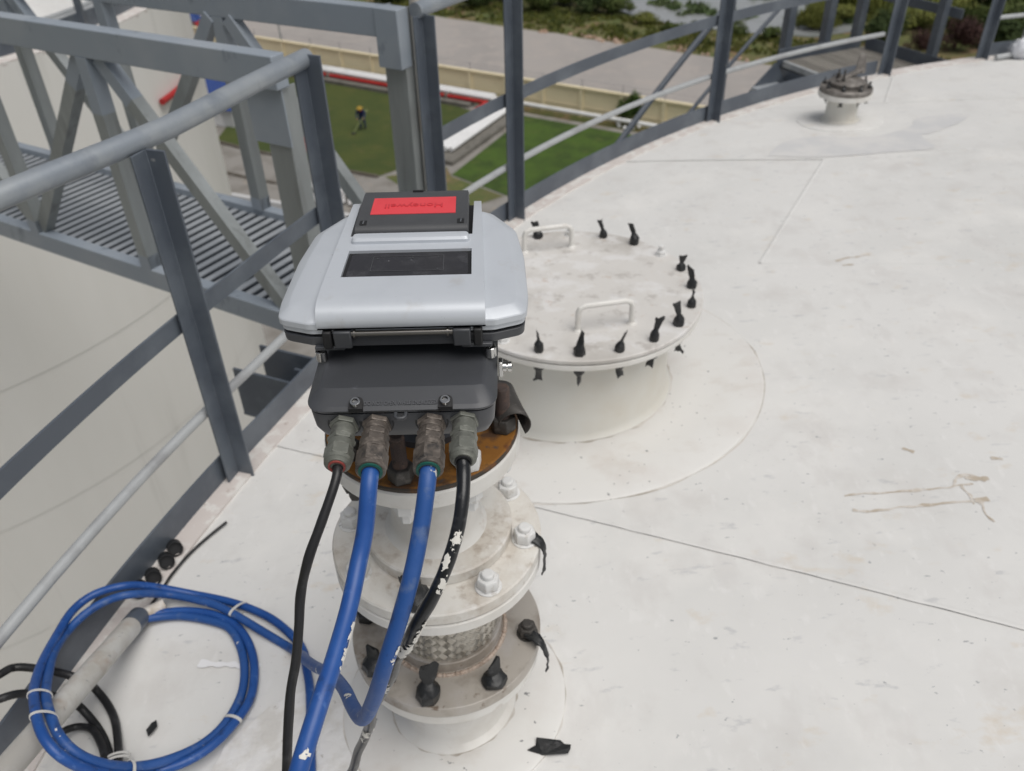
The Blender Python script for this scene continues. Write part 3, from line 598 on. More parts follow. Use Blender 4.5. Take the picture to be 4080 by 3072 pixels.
def decal(name, m, pts, dz=.0062):
    """thin dried film lying on the roof"""
    pts = [q[:2] for q in smooth_path([(x, y, 0) for x, y in pts]+[(*pts[0], 0)], 4)[:-1]]
    pts = [(x+.012*noise.noise(Vector((x*25, y*25, 0))), y+.012*noise.noise(Vector((x*25, y*25, 5)))) for x, y in pts]; vs = []; n = len(pts)
    cx, cy = sum(q[0] for q in pts)/n, sum(q[1] for q in pts)/n
    bm = bmesh.new(); f_ = bm.faces.new([bm.verts.new((x, y, 0)) for x, y in pts]); bmesh.ops.triangulate(bm, faces=[f_])
    for i in range(-12, 13):
        for no in ((1, 0, 0), (0, 1, 0)): bmesh.ops.bisect_plane(bm, geom=bm.verts[:]+bm.edges[:]+bm.faces[:], plane_co=(cx+i*.08, cy+i*.08, 0), plane_no=no)
    for v in bm.verts: v.co.z = surf(v.co.x, v.co.y)+.0007
    bm.verts.index_update(); t = MB(); t.add([v.co.copy() for v in bm.verts], [tuple(v.index for v in f.verts) for f in bm.faces]); bm.free(); return t.build(name, m, tank)
def strip(name, m, line, w, dz=.0062, seed=0):
    P = jitter_path(smooth_path([(x, y, 0) for x, y in line], 12), .006, 30., seed) if w < .02 else smooth_path([(x, y, 0) for x, y in line], 5); L_ = []; R_ = []
    for i, q in enumerate(P):
        d = (P[min(i+1, len(P)-1)]-P[max(i-1, 0)]).normalized(); s_ = Vector((-d.y, d.x, 0)); k = w*(.45+1.5*abs(noise.noise(q*38+Vector((seed, 0, 0)))))
        L_.append((q+s_*k)[:2]); R_.append((q-s_*k)[:2])
    n = len(P); vs = [(x, y, surf(x, y)+.001) for x, y in L_+R_]
    return vs, [(i, i+1, n+i+1, n+i) for i in range(n-1)]
t = MB()
for ln, w in (([(.80, 1.458), (.85, 1.462), (.95, 1.462), (1.06, 1.466), (1.11, 1.47)], .0035), ([(.80, 1.41), (.84, 1.402), (.95, 1.410), (1.05, 1.412), (1.10, 1.405)], .004),
              ([(1.08, 1.465), (1.085, 1.40)], .004), ([(1.06, 1.468), (1.09, 1.50), (1.12, 1.50), (1.145, 1.478)], .005), ([(1.10, 1.405), (1.095, 1.37), (1.10, 1.34)], .0035),
              ([(1.10, 1.49), (1.15, 1.485)], .009), ([(1.09, 1.41), (1.12, 1.415)], .008)):
    vs, fs = strip('', '', ln, w, seed=w*9000); t.add(vs, fs)
t.build('glue_stain', 'glue', tank, smooth=False)
for ln, w in (([(1.17, 2.66), (1.22, 2.68), (1.30, 2.69)], .006), ([(1.18, 2.62), (1.22, 2.625)], .006), ([(1.19, 1.56), (1.22, 1.55)], .008), ([(1.0, 1.62), (1.02, 1.60)], .006)):
    vs, fs = strip('', '', ln, w, seed=w*5000); t = MB(); t.add(vs, fs); t.build('glue_stain', 'glue', tank, smooth=False)
def blob(cx, cy, rx, ry, rot, seed, n=40, k=.35):
    out = []
    for i in range(n):
        a = 2*pi*i/n; R_ = 1+k*noise.noise(Vector((cos(a)*1.6, sin(a)*1.6, seed))); x, y = rx*R_*cos(a), ry*R_*sin(a); out.append((cx+x*cos(rot)-y*sin(rot), cy+x*sin(rot)+y*cos(rot)))
    return out
t = MB()
vs, fs = strip('', '', [(-.70, 1.118), (-.675, 1.112), (-.64, 1.108), (-.60, 1.098), (-.555, 1.094)], .0095); t.add(vs, fs)
t.build('paint_smear', 'freshpaint', tank, smooth=False)
decal('touch_up_patch', 'patch', [(1.23, 3.81), (1.36, 3.99), (1.52, 4.05), (1.66, 4.00), (1.83, 3.99), (2.02, 4.10), (2.10, 4.22), (2.36, 4.24), (2.28, 4.12), (2.08, 3.98), (2.0, 3.93), (1.98, 3.75), (1.76, 3.735), (1.49, 3.735)], .0075)
M['roughpaint'] = mat('rough_white_paint', (.76, .75, .735), .7, layers=(((.66, .64, .605), 16, .45, .6, 9), ((.40, .37, .33), 60, .66, .72, 6)), bump=(45, .9, .004))
decal('repaint_patch', 'roughpaint', [(-.50, 1.00), (-.42, 1.03), (-.36, .98), (-.31, .90), (-.26, .82), (-.27, .72), (-.36, .66), (-.50, .68), (-.56, .76), (-.60, .84), (-.57, .93)], .0068)

# ------------------------------------------------------------------ guard rails round the roof
def tp(a, R_, z): R_ += dR(a) if R_ < 5.8 else 0; return Vector((TC.x+R_*cos(radians(a)), TC.y+R_*sin(radians(a)), z))
RR = 5.70
def rail_post(parent, a, first, top=.945):
    q = tp(a, RR, ZE); rad = Vector((cos(radians(a)), sin(radians(a)), 0)); tan = Vector((-rad.y, rad.x, 0))
    t = MB(); t.angle(q+Vector((0, 0, .008)), q+Vector((0, 0, top)), tan, -rad, .052, .006)
    return t.build('post', 'steel', parent, bevel=.0012)
def arc(a0, a1, R_, z, step=1.6):
    n = max(2, int(abs(a1-a0)/step)+1); return [tp(a0+(a1-a0)*i/n, R_, z) for i in range(n+1)]
def flat_arc(t, a0, a1, R_, z0, z1, th):
    A = [a0+(a1-a0)*i/60 for i in range(61)]; vs = []
    for a in A:
        for R2, z in ((R_, z0), (R_+th, z0), (R_+th, z1), (R_, z1)): vs.append(tp(a, R2, z))
    t.add(vs, [(i*4+k, i*4+(k+1) % 4, i*4+4+(k+1) % 4, i*4+4+k) for i in range(60) for k in range(4)]+[(3, 2, 1, 0), (240, 241, 242, 243)])
def rail(label, a0, a1, posts, top=True, mid=True, low=True):
    q = tp((a0+a1)/2, RR, ZE); g = thing('guard_rail', tuple(q), label, 'railing', 'guard rails round the tank roof')
    for a in posts: rail_post(g, a, None)
    if top:
        P_ = [tp(a, RR+.002, ZE+.960)+Vector((cos(radians(a)), sin(radians(a)), 0))*.022*min(9, max(0, a-161.7)) for a in [a0+(a1-a0)*i/40 for i in range(41)]]
        t = MB(); t.tube(P_, .0245, 16); t.build('top_rail', 'pipe', g)
    if mid: t = MB(); flat_arc(t, a0, a1, RR+.008, ZE+.497, ZE+.548, .006); t.build('mid_rail', 'steel', g, bevel=.001)
    if low: t = MB(); t.tube(arc(a0, a1, RR+.018, ZE+.245), .0135, 12); t.build('lower_rail', 'lowpipe', g)
    t = MB(); flat_arc(t, a0, a1, RR+.012, ZE-.02, ZE+.094, .006); t.build('toe_plate', 'steel', g, bevel=.001)
    return g
g1 = rail('grey railing at the left with a thick top pipe, ending at the bridge', 155.6, 212, (162.1, 181, 198))
t = MB(); q = tp(155.75, RR, ZE); rad = Vector((cos(radians(155.75)), sin(radians(155.75)), 0)); tan = Vector((-rad.y, rad.x, 0))
t.angle(q+Vector((0, 0, -.02)), q+Vector((0, 0, .975)), tan, -rad, .056, .007); t.build('end_post', 'steel', g1, bevel=.0012)
t = MB(); t.lathe([(.013, 0), (.013, .012), (.006, .012), (.006, .028)], tp(155.2, RR-.03, ZE+.47), tuple(-tan), 6); t.build('rail_bolt', 'nutdark', g1)
g2 = rail('grey curved railing from the bridge to the far stair platform', 115.0, 150.0, (149.7, 144.3, 128.5, 114.4))
g3 = rail('short grey railing at the far right beyond the stair platform', 84, 106.6, (106.7, 92))
t = MB(); t.tube([tp(102.6, 5.78, ZE-.2), tp(102.6, 5.78, ZE+1.5)], .05, 14)
tag(t.build('vent_standpipe', 'lowpipe', at=tuple(tp(102.6, 5.78, ZE))), 'pale upright pipe behind the white fleece at the right edge', 'pipe')

# ------------------------------------------------------------------ stair and platform at the far side
def ring_pt(a, R_, z): return tp(a, R_, z)
ZP = -1.75
pf = thing('stair_platform', tuple(ring_pt(111, 6.2, ZP)), 'grey platform of bearing bar grating with stairs beyond the far railing', 'platform')
ex = Vector((.906, .42, 0)).normalized(); ey = Vector((-ex.y, ex.x, 0)); o0 = Vector((1.98, 6.08, ZP))
def pl(u, v, z=0): return o0+ex*u-ey*v+Vector((0, 0, z))
bar0 = None
for i in range(33):
    v = .012+i*.027
    if bar0 is None: bar0 = MB().bar(pl(0, v, -.015), pl(.72, v, -.015), .006, .03).build('grating_bar', 'grate', pf)
    else: inst('grating_bar', bar0, pf, loc=tuple(-ey*(i*.027)))
cb0 = None
for i in range(8):
    if cb0 is None: cb0 = MB().bar(pl(.02, 0, -.005), pl(.02, .9, -.005), .006, .008).build('cross_bar', 'grate', pf)
    else: inst('cross_bar', cb0, pf, loc=tuple(ex*(i*.096)))
t = MB(); t.bar(pl(-.012, 0, -.02), pl(-.012, .92, -.02), .03, .04); t.build('nosing', 'lowpipe', pf, bevel=.004)
t = MB(); t.bar(pl(-.06, -.015, .015), pl(.70, -.015, .005), .008, .13); t.build('toe_plate', 'steel', pf, bevel=.001)
t = MB(); t.bar((2.625, 6.33, ZP+.005), (2.95, 5.70, ZP+.005), .008, .15); t.build('toe_plate', 'steel', pf, bevel=.001)
for u, v, h in ((.0, -.03, 1.0), (.36, -.03, 1.0), (.66, -.03, 1.0)):
    t = MB(); t.angle(pl(u, v, -.1), pl(u, v, h), ex, ey, .06, .006); t.build('post', 'steel', pf, bevel=.001)
t = MB(); t.angle((2.885, 5.83, ZP-.1), (2.885, 5.83, ZP+1.0), ex, ey, .055, .006); t.build('post', 'steel', pf, bevel=.001)
t = MB(); t.bar(pl(0, -.03, .98), pl(.68, -.03, .98), .05, .05); t.bar((2.62, 6.35, ZP+.98), (2.95, 5.75, ZP+.98), .05, .05); t.build('top_rail', 'steel', pf, bevel=.002)
t = MB(); t.bar((2.70, 6.36, -1.405), (3.0, 5.80, -1.405), .012, .06); t.build('mid_rail', 'steel', pf, bevel=.001)
t = MB(); t.bar(pl(-.02, .0, -.13), pl(-.02, .9, -.13), .012, .16); t.bar(pl(-.02, 0, -.12), pl(.74, 0, -.12), .012, .16); t.build('frame', 'steel', pf)
# stair going down clockwise round the shell
def stair_pt(a, R_, dz): return ring_pt(a, R_, ZP-(a-114.2)*radians(1)*6.2*.9+dz)
for R_, nm in ((5.86, 'inner'), (6.6, 'outer')):
    t = MB(); A = [114.2+i*1.5 for i in range(24)]
    for a, c_ in zip(A, A[1:]): t.bar(stair_pt(a, R_, -.08), stair_pt(c_, R_, -.08), .012, .24)
    t.build('stringer', 'steel', pf, smooth=False)
tr0 = None
for i in range(14):
    a = 115.6+i*2.2; q = [stair_pt(a, 5.87, .0), stair_pt(a, 6.59, .0)]
    t = MB(); t.bar(q[0], q[1], .22, .03); t.build('tread', 'slat', pf)
t = MB(); t.tube([stair_pt(114+i*1.5, 6.6, .93) for i in range(24)], .021, 10); t.build('handrail', 'steel', pf)
t = MB(); t.tube([stair_pt(114+i*1.5, 6.6, .47) for i in range(24)], .014, 10); t.build('mid_handrail', 'steel', pf)
for a in (118.9, 127.5, 136):
    t = MB(); q = stair_pt(a, 6.6, 0); t.bar(q+Vector((0, 0, -.15)), q+Vector((0, 0, .93)), .05, .05, (1, 0, 0)); t.build('post', 'steel', pf, bevel=.001)
# white fleece and its stick, lying at the rim
fb = MB(); c0 = Vector((3.27, 5.42, roofz(3.27, 5.42)+.055)); vs = []; n1, n2 = 24, 14
for i in range(n2+1):
    for k in range(n1):
        th = pi*i/n2; ph = 2*pi*k/n1; d = Vector((sin(th)*cos(ph)*1.15, sin(th)*sin(ph)*.8, cos(th)*.75)); vs.append(c0+d*.085*(1+.16*noise.noise(d*4)))
fb.add(vs, [(i*n1+k, i*n1+(k+1) % n1, (i+1)*n1+(k+1) % n1, (i+1)*n1+k) for i in range(n2) for k in range(n1)])
rl = thing('paint_roller', tuple(c0), 'fluffy white roller lying at the rim at the right edge', 'paint roller')
fb.build('fleece', 'cloth', rl)
t = MB(); rq = random.Random(4)
for k in range(420):
    d = Vector((rq.gauss(0, 1), rq.gauss(0, 1), rq.gauss(0, 1))).normalized(); q = c0+Vector((d.x*1.15, d.y*.8, d.z*.75))*.083; s_, u_ = ortho(d); t.add([q-s_*.004, q+s_*.004, q+d*rq.uniform(.012, .024)+u_*.006], [(0, 1, 2)])
o = t.build('fleece_fibres', 'cloth', rl, smooth=False)
t = MB(); t.tube([c0+Vector((-.08, 0, -.03)), c0+Vector((-.20, -.035, -.035))], .016, 10); t.build('handle', 'lowpipe', rl)

# ------------------------------------------------------------------ neighbouring tank
NC = Vector((-8.01, 9.64, 0)); NR = 4.35; NZ = -2.0
t2 = thing('neighbour_tank', (NC.x, NC.y, G), 'pale cream storage tank with streaked shell behind the bridge', 'tank')
t = MB(); zs = [NZ]+[-4.80-1.55*i for i in range(10)]; prof = []
for i, z in enumerate(zs[:-1]):
    R_ = NR+.005*(10-i); prof += [(R_, z-.001-G), (R_, zs[i+1]+.006-G), (R_-.005, zs[i+1]+.0055-G), (R_-.005, zs[i+1]-.003-G)]
prof += [(NR+.05, 0)]
t.lathe(prof, (NC.x, NC.y, G), (0, 0, 1), 160, cap=False); t.build('shell', 'tank2', t2, ang=20)
t = MB(); t.lathe([(.001, .45)]+[(NR*i/10, .45*(1-(i/10)**2)) for i in range(1, 11)], (NC.x, NC.y, NZ-.01), (0, 0, 1), 128, cap=False); t.build('roof', 'roof', t2)
t = MB(); t.lathe([(NR-.1, .02), (NR+.05, .012), (NR+.05, -.02), (NR+.008, -.02)], (NC.x, NC.y, NZ), (0, 0, 1), 128, cap=False); t.build('rim', 'primer', t2)
t = MB(); t.lathe([(NR+.002, -.16), (NR+.012, -.16), (NR+.012, -.20), (NR+.002, -.2)], (NC.x, NC.y, NZ), (0, 0, 1), 128, cap=False); t.build('rim_band', 'tank2', t2)
def np_(a, R_, z): return Vector((NC.x+R_*cos(radians(a)), NC.y+R_*sin(radians(a)), z))
g = thing('guard_rail', tuple(np_(-30, NR, NZ)), 'dark railing and toe plate round the pale neighbouring tank', 'railing', 'guard rails round the tank roof')
t = MB(); A = [-95+i*2 for i in range(70)]
for a, c_ in zip(A, A[1:]): t.bar(np_(a, NR-.1, NZ+.09), np_(c_, NR-.1, NZ+.09), .008, .16)
t.build('toe_plate', 'steel', g, smooth=False)
for a in (-62, -17, 4, 25):
    t = MB(); q = np_(a, NR-.08, NZ); t.bar(q, q+Vector((0, 0, 1.05)), .055, .055, (1, 0, 0)); t.build('post', 'steel', g, bevel=.001)
for k, (R_, z) in enumerate(((NR-.24, .13), (NR-.34, .14))):
    t = MB(); t.tube([np_(-95+i*3, R_, NZ+z) for i in range(46)], .024, 10)
    tag(t.build('conduit_pipe', 'lowpipe', at=tuple(np_(-30, R_, NZ))), ('outer', 'inner')[k]+' of two pale conduits curving along the neighbouring tank rim', 'conduit', 'conduits on the neighbouring tank')
vp = thing('roof_vent', tuple(np_(-58, 3.2, NZ+.2)), 'pale flanged vent pipe on the neighbouring tank roof', 'vent')
q = np_(-58, 3.55, NZ+.12)
q = Vector((-4.93, 8.05, NZ+.17))
t = MB(); t.lathe([(.075, 0), (.075, .12), (.13, .12), (.13, .16), (.05, .16), (.05, .9)], tuple(q), (0, 0, 1), 18); t.build('pipe', 'neck', vp)
t = MB()
for k in range(8):
    a = 2*pi*k/8; t.lathe([(.014, 0), (.014, .03)], q+Vector((.105*cos(a), .105*sin(a), .16)), (0, 0, 1), 6)
t.build('flange_bolts', 'nutdark', vp)
t = MB(); t.tube([np_(a, NR+.1, -2.845) for a in range(-9, 20, 2)], .035, 10)
tag(t.build('spray_ring', 'pred', at=tuple(np_(-5, NR+.1, -2.845))), 'red spray pipe curving round the side of the pale tank', 'pipe')

# ------------------------------------------------------------------ footbridge between the tanks
D = Vector((-.85, .527, 0)).normalized(); Nn = Vector((.527, .85, 0)).normalized(); UZ = Vector((0, 0, 1))
def bp(s, n, z): return D*s+Nn*n+UZ*(z-.02*(s-1.9))
N1, N2 = 1.79, 2.46; ZD, ZR = -1.6, -.68; s_a, s_b = 1.90, 8.9
br = thing('footbridge', tuple(bp(2.0, 2.1, ZD)), 'grey steel truss footbridge with slatted deck leading to the neighbouring tank', 'footbridge')
for n, sg in ((N1, 1), (N2, -1)):
    t = MB(); t.bar(bp(s_a if sg > 0 else 2.012, n+sg*.025, ZR-.05), bp(s_b, n+sg*.025, ZR-.05), .055, .10); t.build('top_rail', 'bridge', br, bevel=.004)
    t = MB(); t.bar(bp(1.84, n+sg*.02, ZD-.04), bp(s_b, n+sg*.02, ZD-.04), .05, .085); t.build('bottom_chord', 'bridge', br, bevel=.003)
    nn = n+sg*.025
    for i, s in enumerate([2.08+.73*k for k in range(1, 10)]):
        t = MB(); q_ = bp(s-.02, nn-.03, ZD); e_ = bp(s-.02, nn-.03, ZR-.1); f_ = .80+.04*((i*7) % 3-1)
        t.angle(q_, q_.lerp(e_, f_), D, Nn, .056, .006); t.angle(q_.lerp(e_, f_), e_, D, Nn, .0565, .006, 1); t.angle(q_, q_.lerp(e_, .07), D-Nn*.02, Nn, .0575, .0075, 1); t.build('vertical', ['galv', 'bridge'], br)
    for k in range(0, 9):
        sA, sB = 2.08+.73*k, 2.08+.73*(k+1)
        lo, hi = (sA, sB) if k % 2 == 0 else (sB, sA)
        off = .035 if hi > lo else -.035
        a_, b_ = bp(lo, nn+.012*sg, ZD), bp(hi-off*1.4, nn+.012*sg, ZR-.1)
        d_ = (b_-a_).normalized(); sd_ = Nn.cross(d_).normalized()
        t = MB(); f_ = .83+.03*(k % 2); t.bar(a_, a_.lerp(b_, f_), .047, .054, tuple(sd_)); t.bar(a_.lerp(b_, f_), b_, .0474, .0544, tuple(sd_), 1); t.build('diagonal', ['galv', 'bridge'], br)
    # end post: channel section
    q = bp(1.962, n+sg*.03, ZD-.08); e = bp(1.962, n+sg*.03, ZR-.10 if sg > 0 else ZR-.002)
    t = MB(); t.bar(q, e, .095, .006, tuple(Nn)); t.bar(q+D*.045+Nn*.028, e+D*.045+Nn*.028, .006, .06, tuple(Nn)); t.bar(q-D*.045+Nn*.028, e-D*.045+Nn*.028, .006, .06, tuple(Nn)); t.build('end_post', 'galv', br, bevel=.001)
    if sg < 0: t = MB(); t.box(bp(1.962, n-.030, ZR-.10), (.101, .064, .20), Matrix((D, Nn, UZ)).transposed()); t.build('painted_corner', 'bridge', br, bevel=.003)
    if sg > 0: t = MB(); t.bar(bp(1.905, n+sg*.03-.008, ZR-.19), bp(2.008 if sg < 0 else 2.06, n+sg*.03-.008, ZR-.19), .005, .18); t.build('end_gusset', 'bridge', br)
sl0 = None
for i in range(120):
    s = 1.89+i*.057
    if sl0 is None:
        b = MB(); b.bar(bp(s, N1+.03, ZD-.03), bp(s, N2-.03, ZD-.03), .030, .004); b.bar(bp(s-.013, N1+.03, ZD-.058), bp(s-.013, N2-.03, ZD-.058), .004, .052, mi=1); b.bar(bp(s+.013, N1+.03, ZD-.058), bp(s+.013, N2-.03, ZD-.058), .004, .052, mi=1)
        sl0 = b.build('deck_slat', ['slat', 'gap_shade'], br, smooth=False)
    else: inst('deck_slat', sl0, br, loc=tuple(D*(i*.057)-UZ*(.02*i*.057)))
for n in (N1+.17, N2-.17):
    t = MB(); t.bar(bp(1.88, n, ZD-.10), bp(s_b, n, ZD-.10), .05, .07); t.build('deck_joist', 'gap_shade', br)
t = MB(); t.bar(bp(1.88, N1-.02, ZD-.125), bp(1.88, N2+.06, ZD-.125), .075, .075); t.build('end_beam', 'bridge', br, bevel=.003)
# brackets on our tank carrying the bridge
for k, (aa, lab) in enumerate(((156.4, 'dark open steel bracket on the tank rim under the near bridge end'), (151.6, 'dark steel bracket on the tank rim hidden under the far bridge corner'))):
    bk = thing('bridge_bracket', tuple(tp(aa, 5.9, -1.8)), lab, 'bracket', 'brackets carrying the bridge')
    rad = Vector((cos(radians(aa)), sin(radians(aa)), 0)); tan = Vector((-rad.y, rad.x, 0)); Rb = Matrix((tan, rad, Vector((0, 0, 1)))).transposed(); q = TC+rad*5.93+UZ*-1.765
    for sg in (-1, 1):
        t = MB(); t.box(q+tan*(.075*sg), (.010, .34, .19), Rb); t.build('side_plate', 'steel', bk, bevel=.001)
    t = MB(); t.box(q-UZ*.1, (.165, .34, .010), Rb); t.build('bottom_plate', 'steel', bk, bevel=.001)
    t = MB(); t.box(q-rad*.10+UZ*0, (.012, .14, .188), Rb); t.build('web_plate', 'steel', bk, bevel=.001)
t = MB(); t.tube([bp(1.892, N2+.02, -3.5), bp(1.892, N2+.02, .9)], .020, 12)
tag(t.build('cable_conduit', 'conduit', at=tuple(bp(1.80, N2+.16, ZD))), 'thin brownish upright conduit beside the far bridge end post', 'conduit')

# ------------------------------------------------------------------ manhole
MZ = -1.187
mh = thing('manhole', (MHC[0], MHC[1], roofz(*MHC)), 'round bolted manhole with grey cover, two handles and taped bolts', 'manhole')
def flaredneck(cx, cy, rad, ztop, zbase, flare=.018, n=64):
    t = MB(); vs = []
    for k in range(n):
        a = 2*pi*k/n
        for R_, z in ((rad, ztop), (rad, None), (rad+.006, 'b'), (rad+flare, 'c')):
            x, y = cx+R_*cos(a), cy+R_*sin(a); z0 = roofz(x, y)+.008
            vs.append((x, y, ztop if z == ztop else z0+(.022 if z is None else .008 if z == 'b' else -.002)))
    t.add(vs, [(k*4+j, ((k+1) % n)*4+j, ((k+1) % n)*4+j+1, k*4+j+1) for k in range(n) for j in range(3)]); return t
flaredneck(*MHC, .274, MZ-.02, 0).build('neck', 'neck', mh)
t = MB(); t.lathe([(.26, -.032), (.350, -.032), (.352, -.029), (.352, -.018), (.350, -.016), (.26, -.016)], (*MHC, MZ), (0, 0, 1), 96); t.build('neck_flange', 'white', mh)
t = MB(); t.lathe([(.346, -.0157), (.346, -.0127)], (*MHC, MZ), (0, 0, 1), 96); t.build('gasket', 'plate_edge', mh)
t = MB(); t.lathe([(.351, -.0125), (.353, -.0105), (.353, -.002), (.350, 0), (.0, .002)], (*MHC, MZ), (0, 0, 1), 96); t.build('cover', 'lid', mh)
for hx, hy, ang_ in ((.243, 1.828, 11), (.118, 2.262, 11)):
    ca, sa = cos(radians(ang_)), sin(radians(ang_)); w = .072; h = .072; P = []
    for u, z in ((-w, 0), (-w, h-.018), (-w+.005, h-.006), (-w+.018, h), (w-.018, h), (w-.005, h-.006), (w, h-.018), (w, 0)): P.append((hx+u*ca, hy+u*sa, MZ+z))
    t = MB(); t.tube(P, .0075, 10)
    for u in (-w, w): t.lathe([(.013, 0), (.011, .004), (.008, .007)], (hx+u*ca, hy+u*sa, MZ), (0, 0, 1), 14)
    t.build('handle', 'white', mh)
def tape_tail(t, c, z0, sgn, h, seed, r0=.0125, flare=.017, yaw=0., lean=(0, 0)):
    rnd = random.Random(seed); R_ = []; n = 14
    w1, w2, w3 = rnd.uniform(.55, .85), rnd.uniform(.75, 1.15), rnd.uniform(.9, 1.4); f1 = rnd.uniform(.34, .50); hexo = rnd.uniform(0, 1); tw = rnd.uniform(-1.2, 1.2)
    for f, ra, fl in ((0, 1.1, 1), (.08, 1.28, 1), (f1-.08, 1.2, .95), (f1+.04, .9, .8), (f1+.14, w1, .55), (f1+.27, (w1+w2)/2, .32), (.92, w2, .18), (1., w3, .12)):
        ring = []
        for k in range(n):
            a = 2*pi*k/n; hx_ = 1/cos(((a+hexo) % (pi/3))-pi/6) if f < f1+.01 else 1.; bd = max(0., f-f1)/(1-f1); x = cos(a)*r0*ra*.93*hx_*(1+.09*rnd.uniform(-1, 1)); y = sin(a)*r0*ra*.93*hx_*fl*(1+.09*rnd.uniform(-1, 1)); zz = f*h*(1+.04*rnd.uniform(-1, 1))
            if f == 1.: zz += .16*h*abs(cos(a))*rnd.uniform(-.5, 1.1)
            ring.append(Vector((c[0]+x*cos(yaw+tw*bd)-y*sin(yaw+tw*bd)+lean[0]*bd, c[1]+x*sin(yaw+tw*bd)+y*cos(yaw+tw*bd)+lean[1]*bd, z0+sgn*zz)))
        R_.append(ring)
    t.loft(R_)
rb = random.Random(21)
def hexbolt(t, c, z, rn, hn, rs, hs, ph=0., mi=0):
    t.lathe([(rn*.94, z), (rn, z+hn*.08), (rn, z+hn*.86), (rn*.9, z+hn)], c, (0, 0, 1), 6, ph=ph, mi=mi)
    t.lathe([(rs, z), (rs, z+hs-.002), (rs-.002, z+hs)], c, (0, 0, 1), 14, mi=mi)
bare = {4, 13, 6}
for k in range(20):
    a = radians(-2.+18*k); c = (MHC[0]+.324*cos(a), MHC[1]+.324*sin(a), 0)
    t = MB(); kk = k
    if k in (2, 5, 13):
        hexbolt(t, c, MZ+.001, .0145, .014, .008, .030, rb.random()); t.lathe([(.017, .0), (.017, .0025)], (c[0], c[1], MZ), (0, 0, 1), 16); t.build('bolt', 'nutwhite', mh)
    else:
        ln = (rb.uniform(-.014, .016), rb.uniform(-.010, .010))
        tape_tail(t, c, MZ, 1, rb.uniform(.046, .066), k, rb.uniform(.0098, .0118), yaw=rb.uniform(-.9, .9), lean=ln); t.build('taped_bolt', 'tape', mh)
    if k > 9 or k < 2:
        t = MB(); tape_tail(t, c, MZ-.032, -1, rb.uniform(.042, .056), k+40, .0115, yaw=rb.uniform(-.6, .6), lean=(rb.uniform(-.01, .01), 0)); t.build('taped_bolt_end', 'tape', mh)

# ------------------------------------------------------------------ far hatch on its short neck
HZ = -1.366
M['hatchsteel'] = mat('dull_hatch_steel', (.17, .155, .14), .5, .3, layers=(((.27, .25, .23), 22, .48, .64, 6),))
hv = thing('gauge_hatch', (FV[0], FV[1], roofz(*FV)), 'small white nozzle with grey quick opening dip hatch near the far rim', 'hatch')
flaredneck(*FV, .078, HZ-.05, 0, .02, 40).build('neck', 'neck', hv)
t = MB(); t.lathe([(.07, -.05), (.13, -.05), (.132, -.047), (.132, -.026), (.07, -.026)], (*FV, HZ), (0, 0, 1), 48); t.build('nozzle_flange', 'white', hv)
t = MB(); t.lathe([(.126, -.026), (.128, -.022), (.128, -.004), (.124, 0), (.085, .001), (.085, .012), (.09, .016), (.09, .022), (.07, .034), (0, .042)], (*FV, HZ), (0, 0, 1), 48); t.build('hatch_body', 'hatchsteel', hv)
R45 = Matrix.Rotation(radians(28), 3, 'Z')
t = MB(); t.box(Vector((*FV, HZ+.05))+R45 @ Vector((.01, 0, 0)), (.17, .028, .016), R45 @ Matrix.Rotation(radians(-12), 3, 'Y')); t.build('clamp_arm', 'hatchsteel', hv, bevel=.003)
t = MB(); W = rounded([(-.026, -.012, 0), (.026, -.012, 0), (.022, .080, 0), (-.010, .086, 0)], .012, 4); RL = Matrix.Rotation(radians(-8), 3, 'Z') @ Matrix.Rotation(radians(70), 3, 'X')
cL = Vector((*FV, HZ+.06))+R45 @ Vector((.075, 0, 0)); t.loft([[cL+RL @ Vector((q[0], q[1], z)) for q in W] for z in (-.006, .006)]); t.build('lever', 'hatchsteel', hv)
t = MB(); q = Vector((*FV, HZ))+R45 @ Vector((-.055, -.02, 0)); t.lathe([(.010, 0), (.010, .045), (.005, .045), (.005, .09)], tuple(q), (0, 0, 1), 8)
q2 = Vector((*FV, HZ))+R45 @ Vector((-.04, .03, 0)); t.lathe([(.012, 0), (.012, .06), (.004, .06), (.004, .08)], tuple(q2), (0, 0, 1), 8); t.build('latch', 'nutdark', hv)
for k in range(8):
    a = radians(18+45*k); c = (FV[0]+.109*cos(a), FV[1]+.109*sin(a), 0); t = MB(); tape_tail(t, c, HZ, 1, .030, k+80, .009, yaw=rb.random()); t.build('taped_bolt', 'tape', hv); t = MB(); tape_tail(t, c, HZ-.05, -1, .024, k+90, .010, yaw=rb.random()); t.build('taped_bolt_end', 'tape', hv)

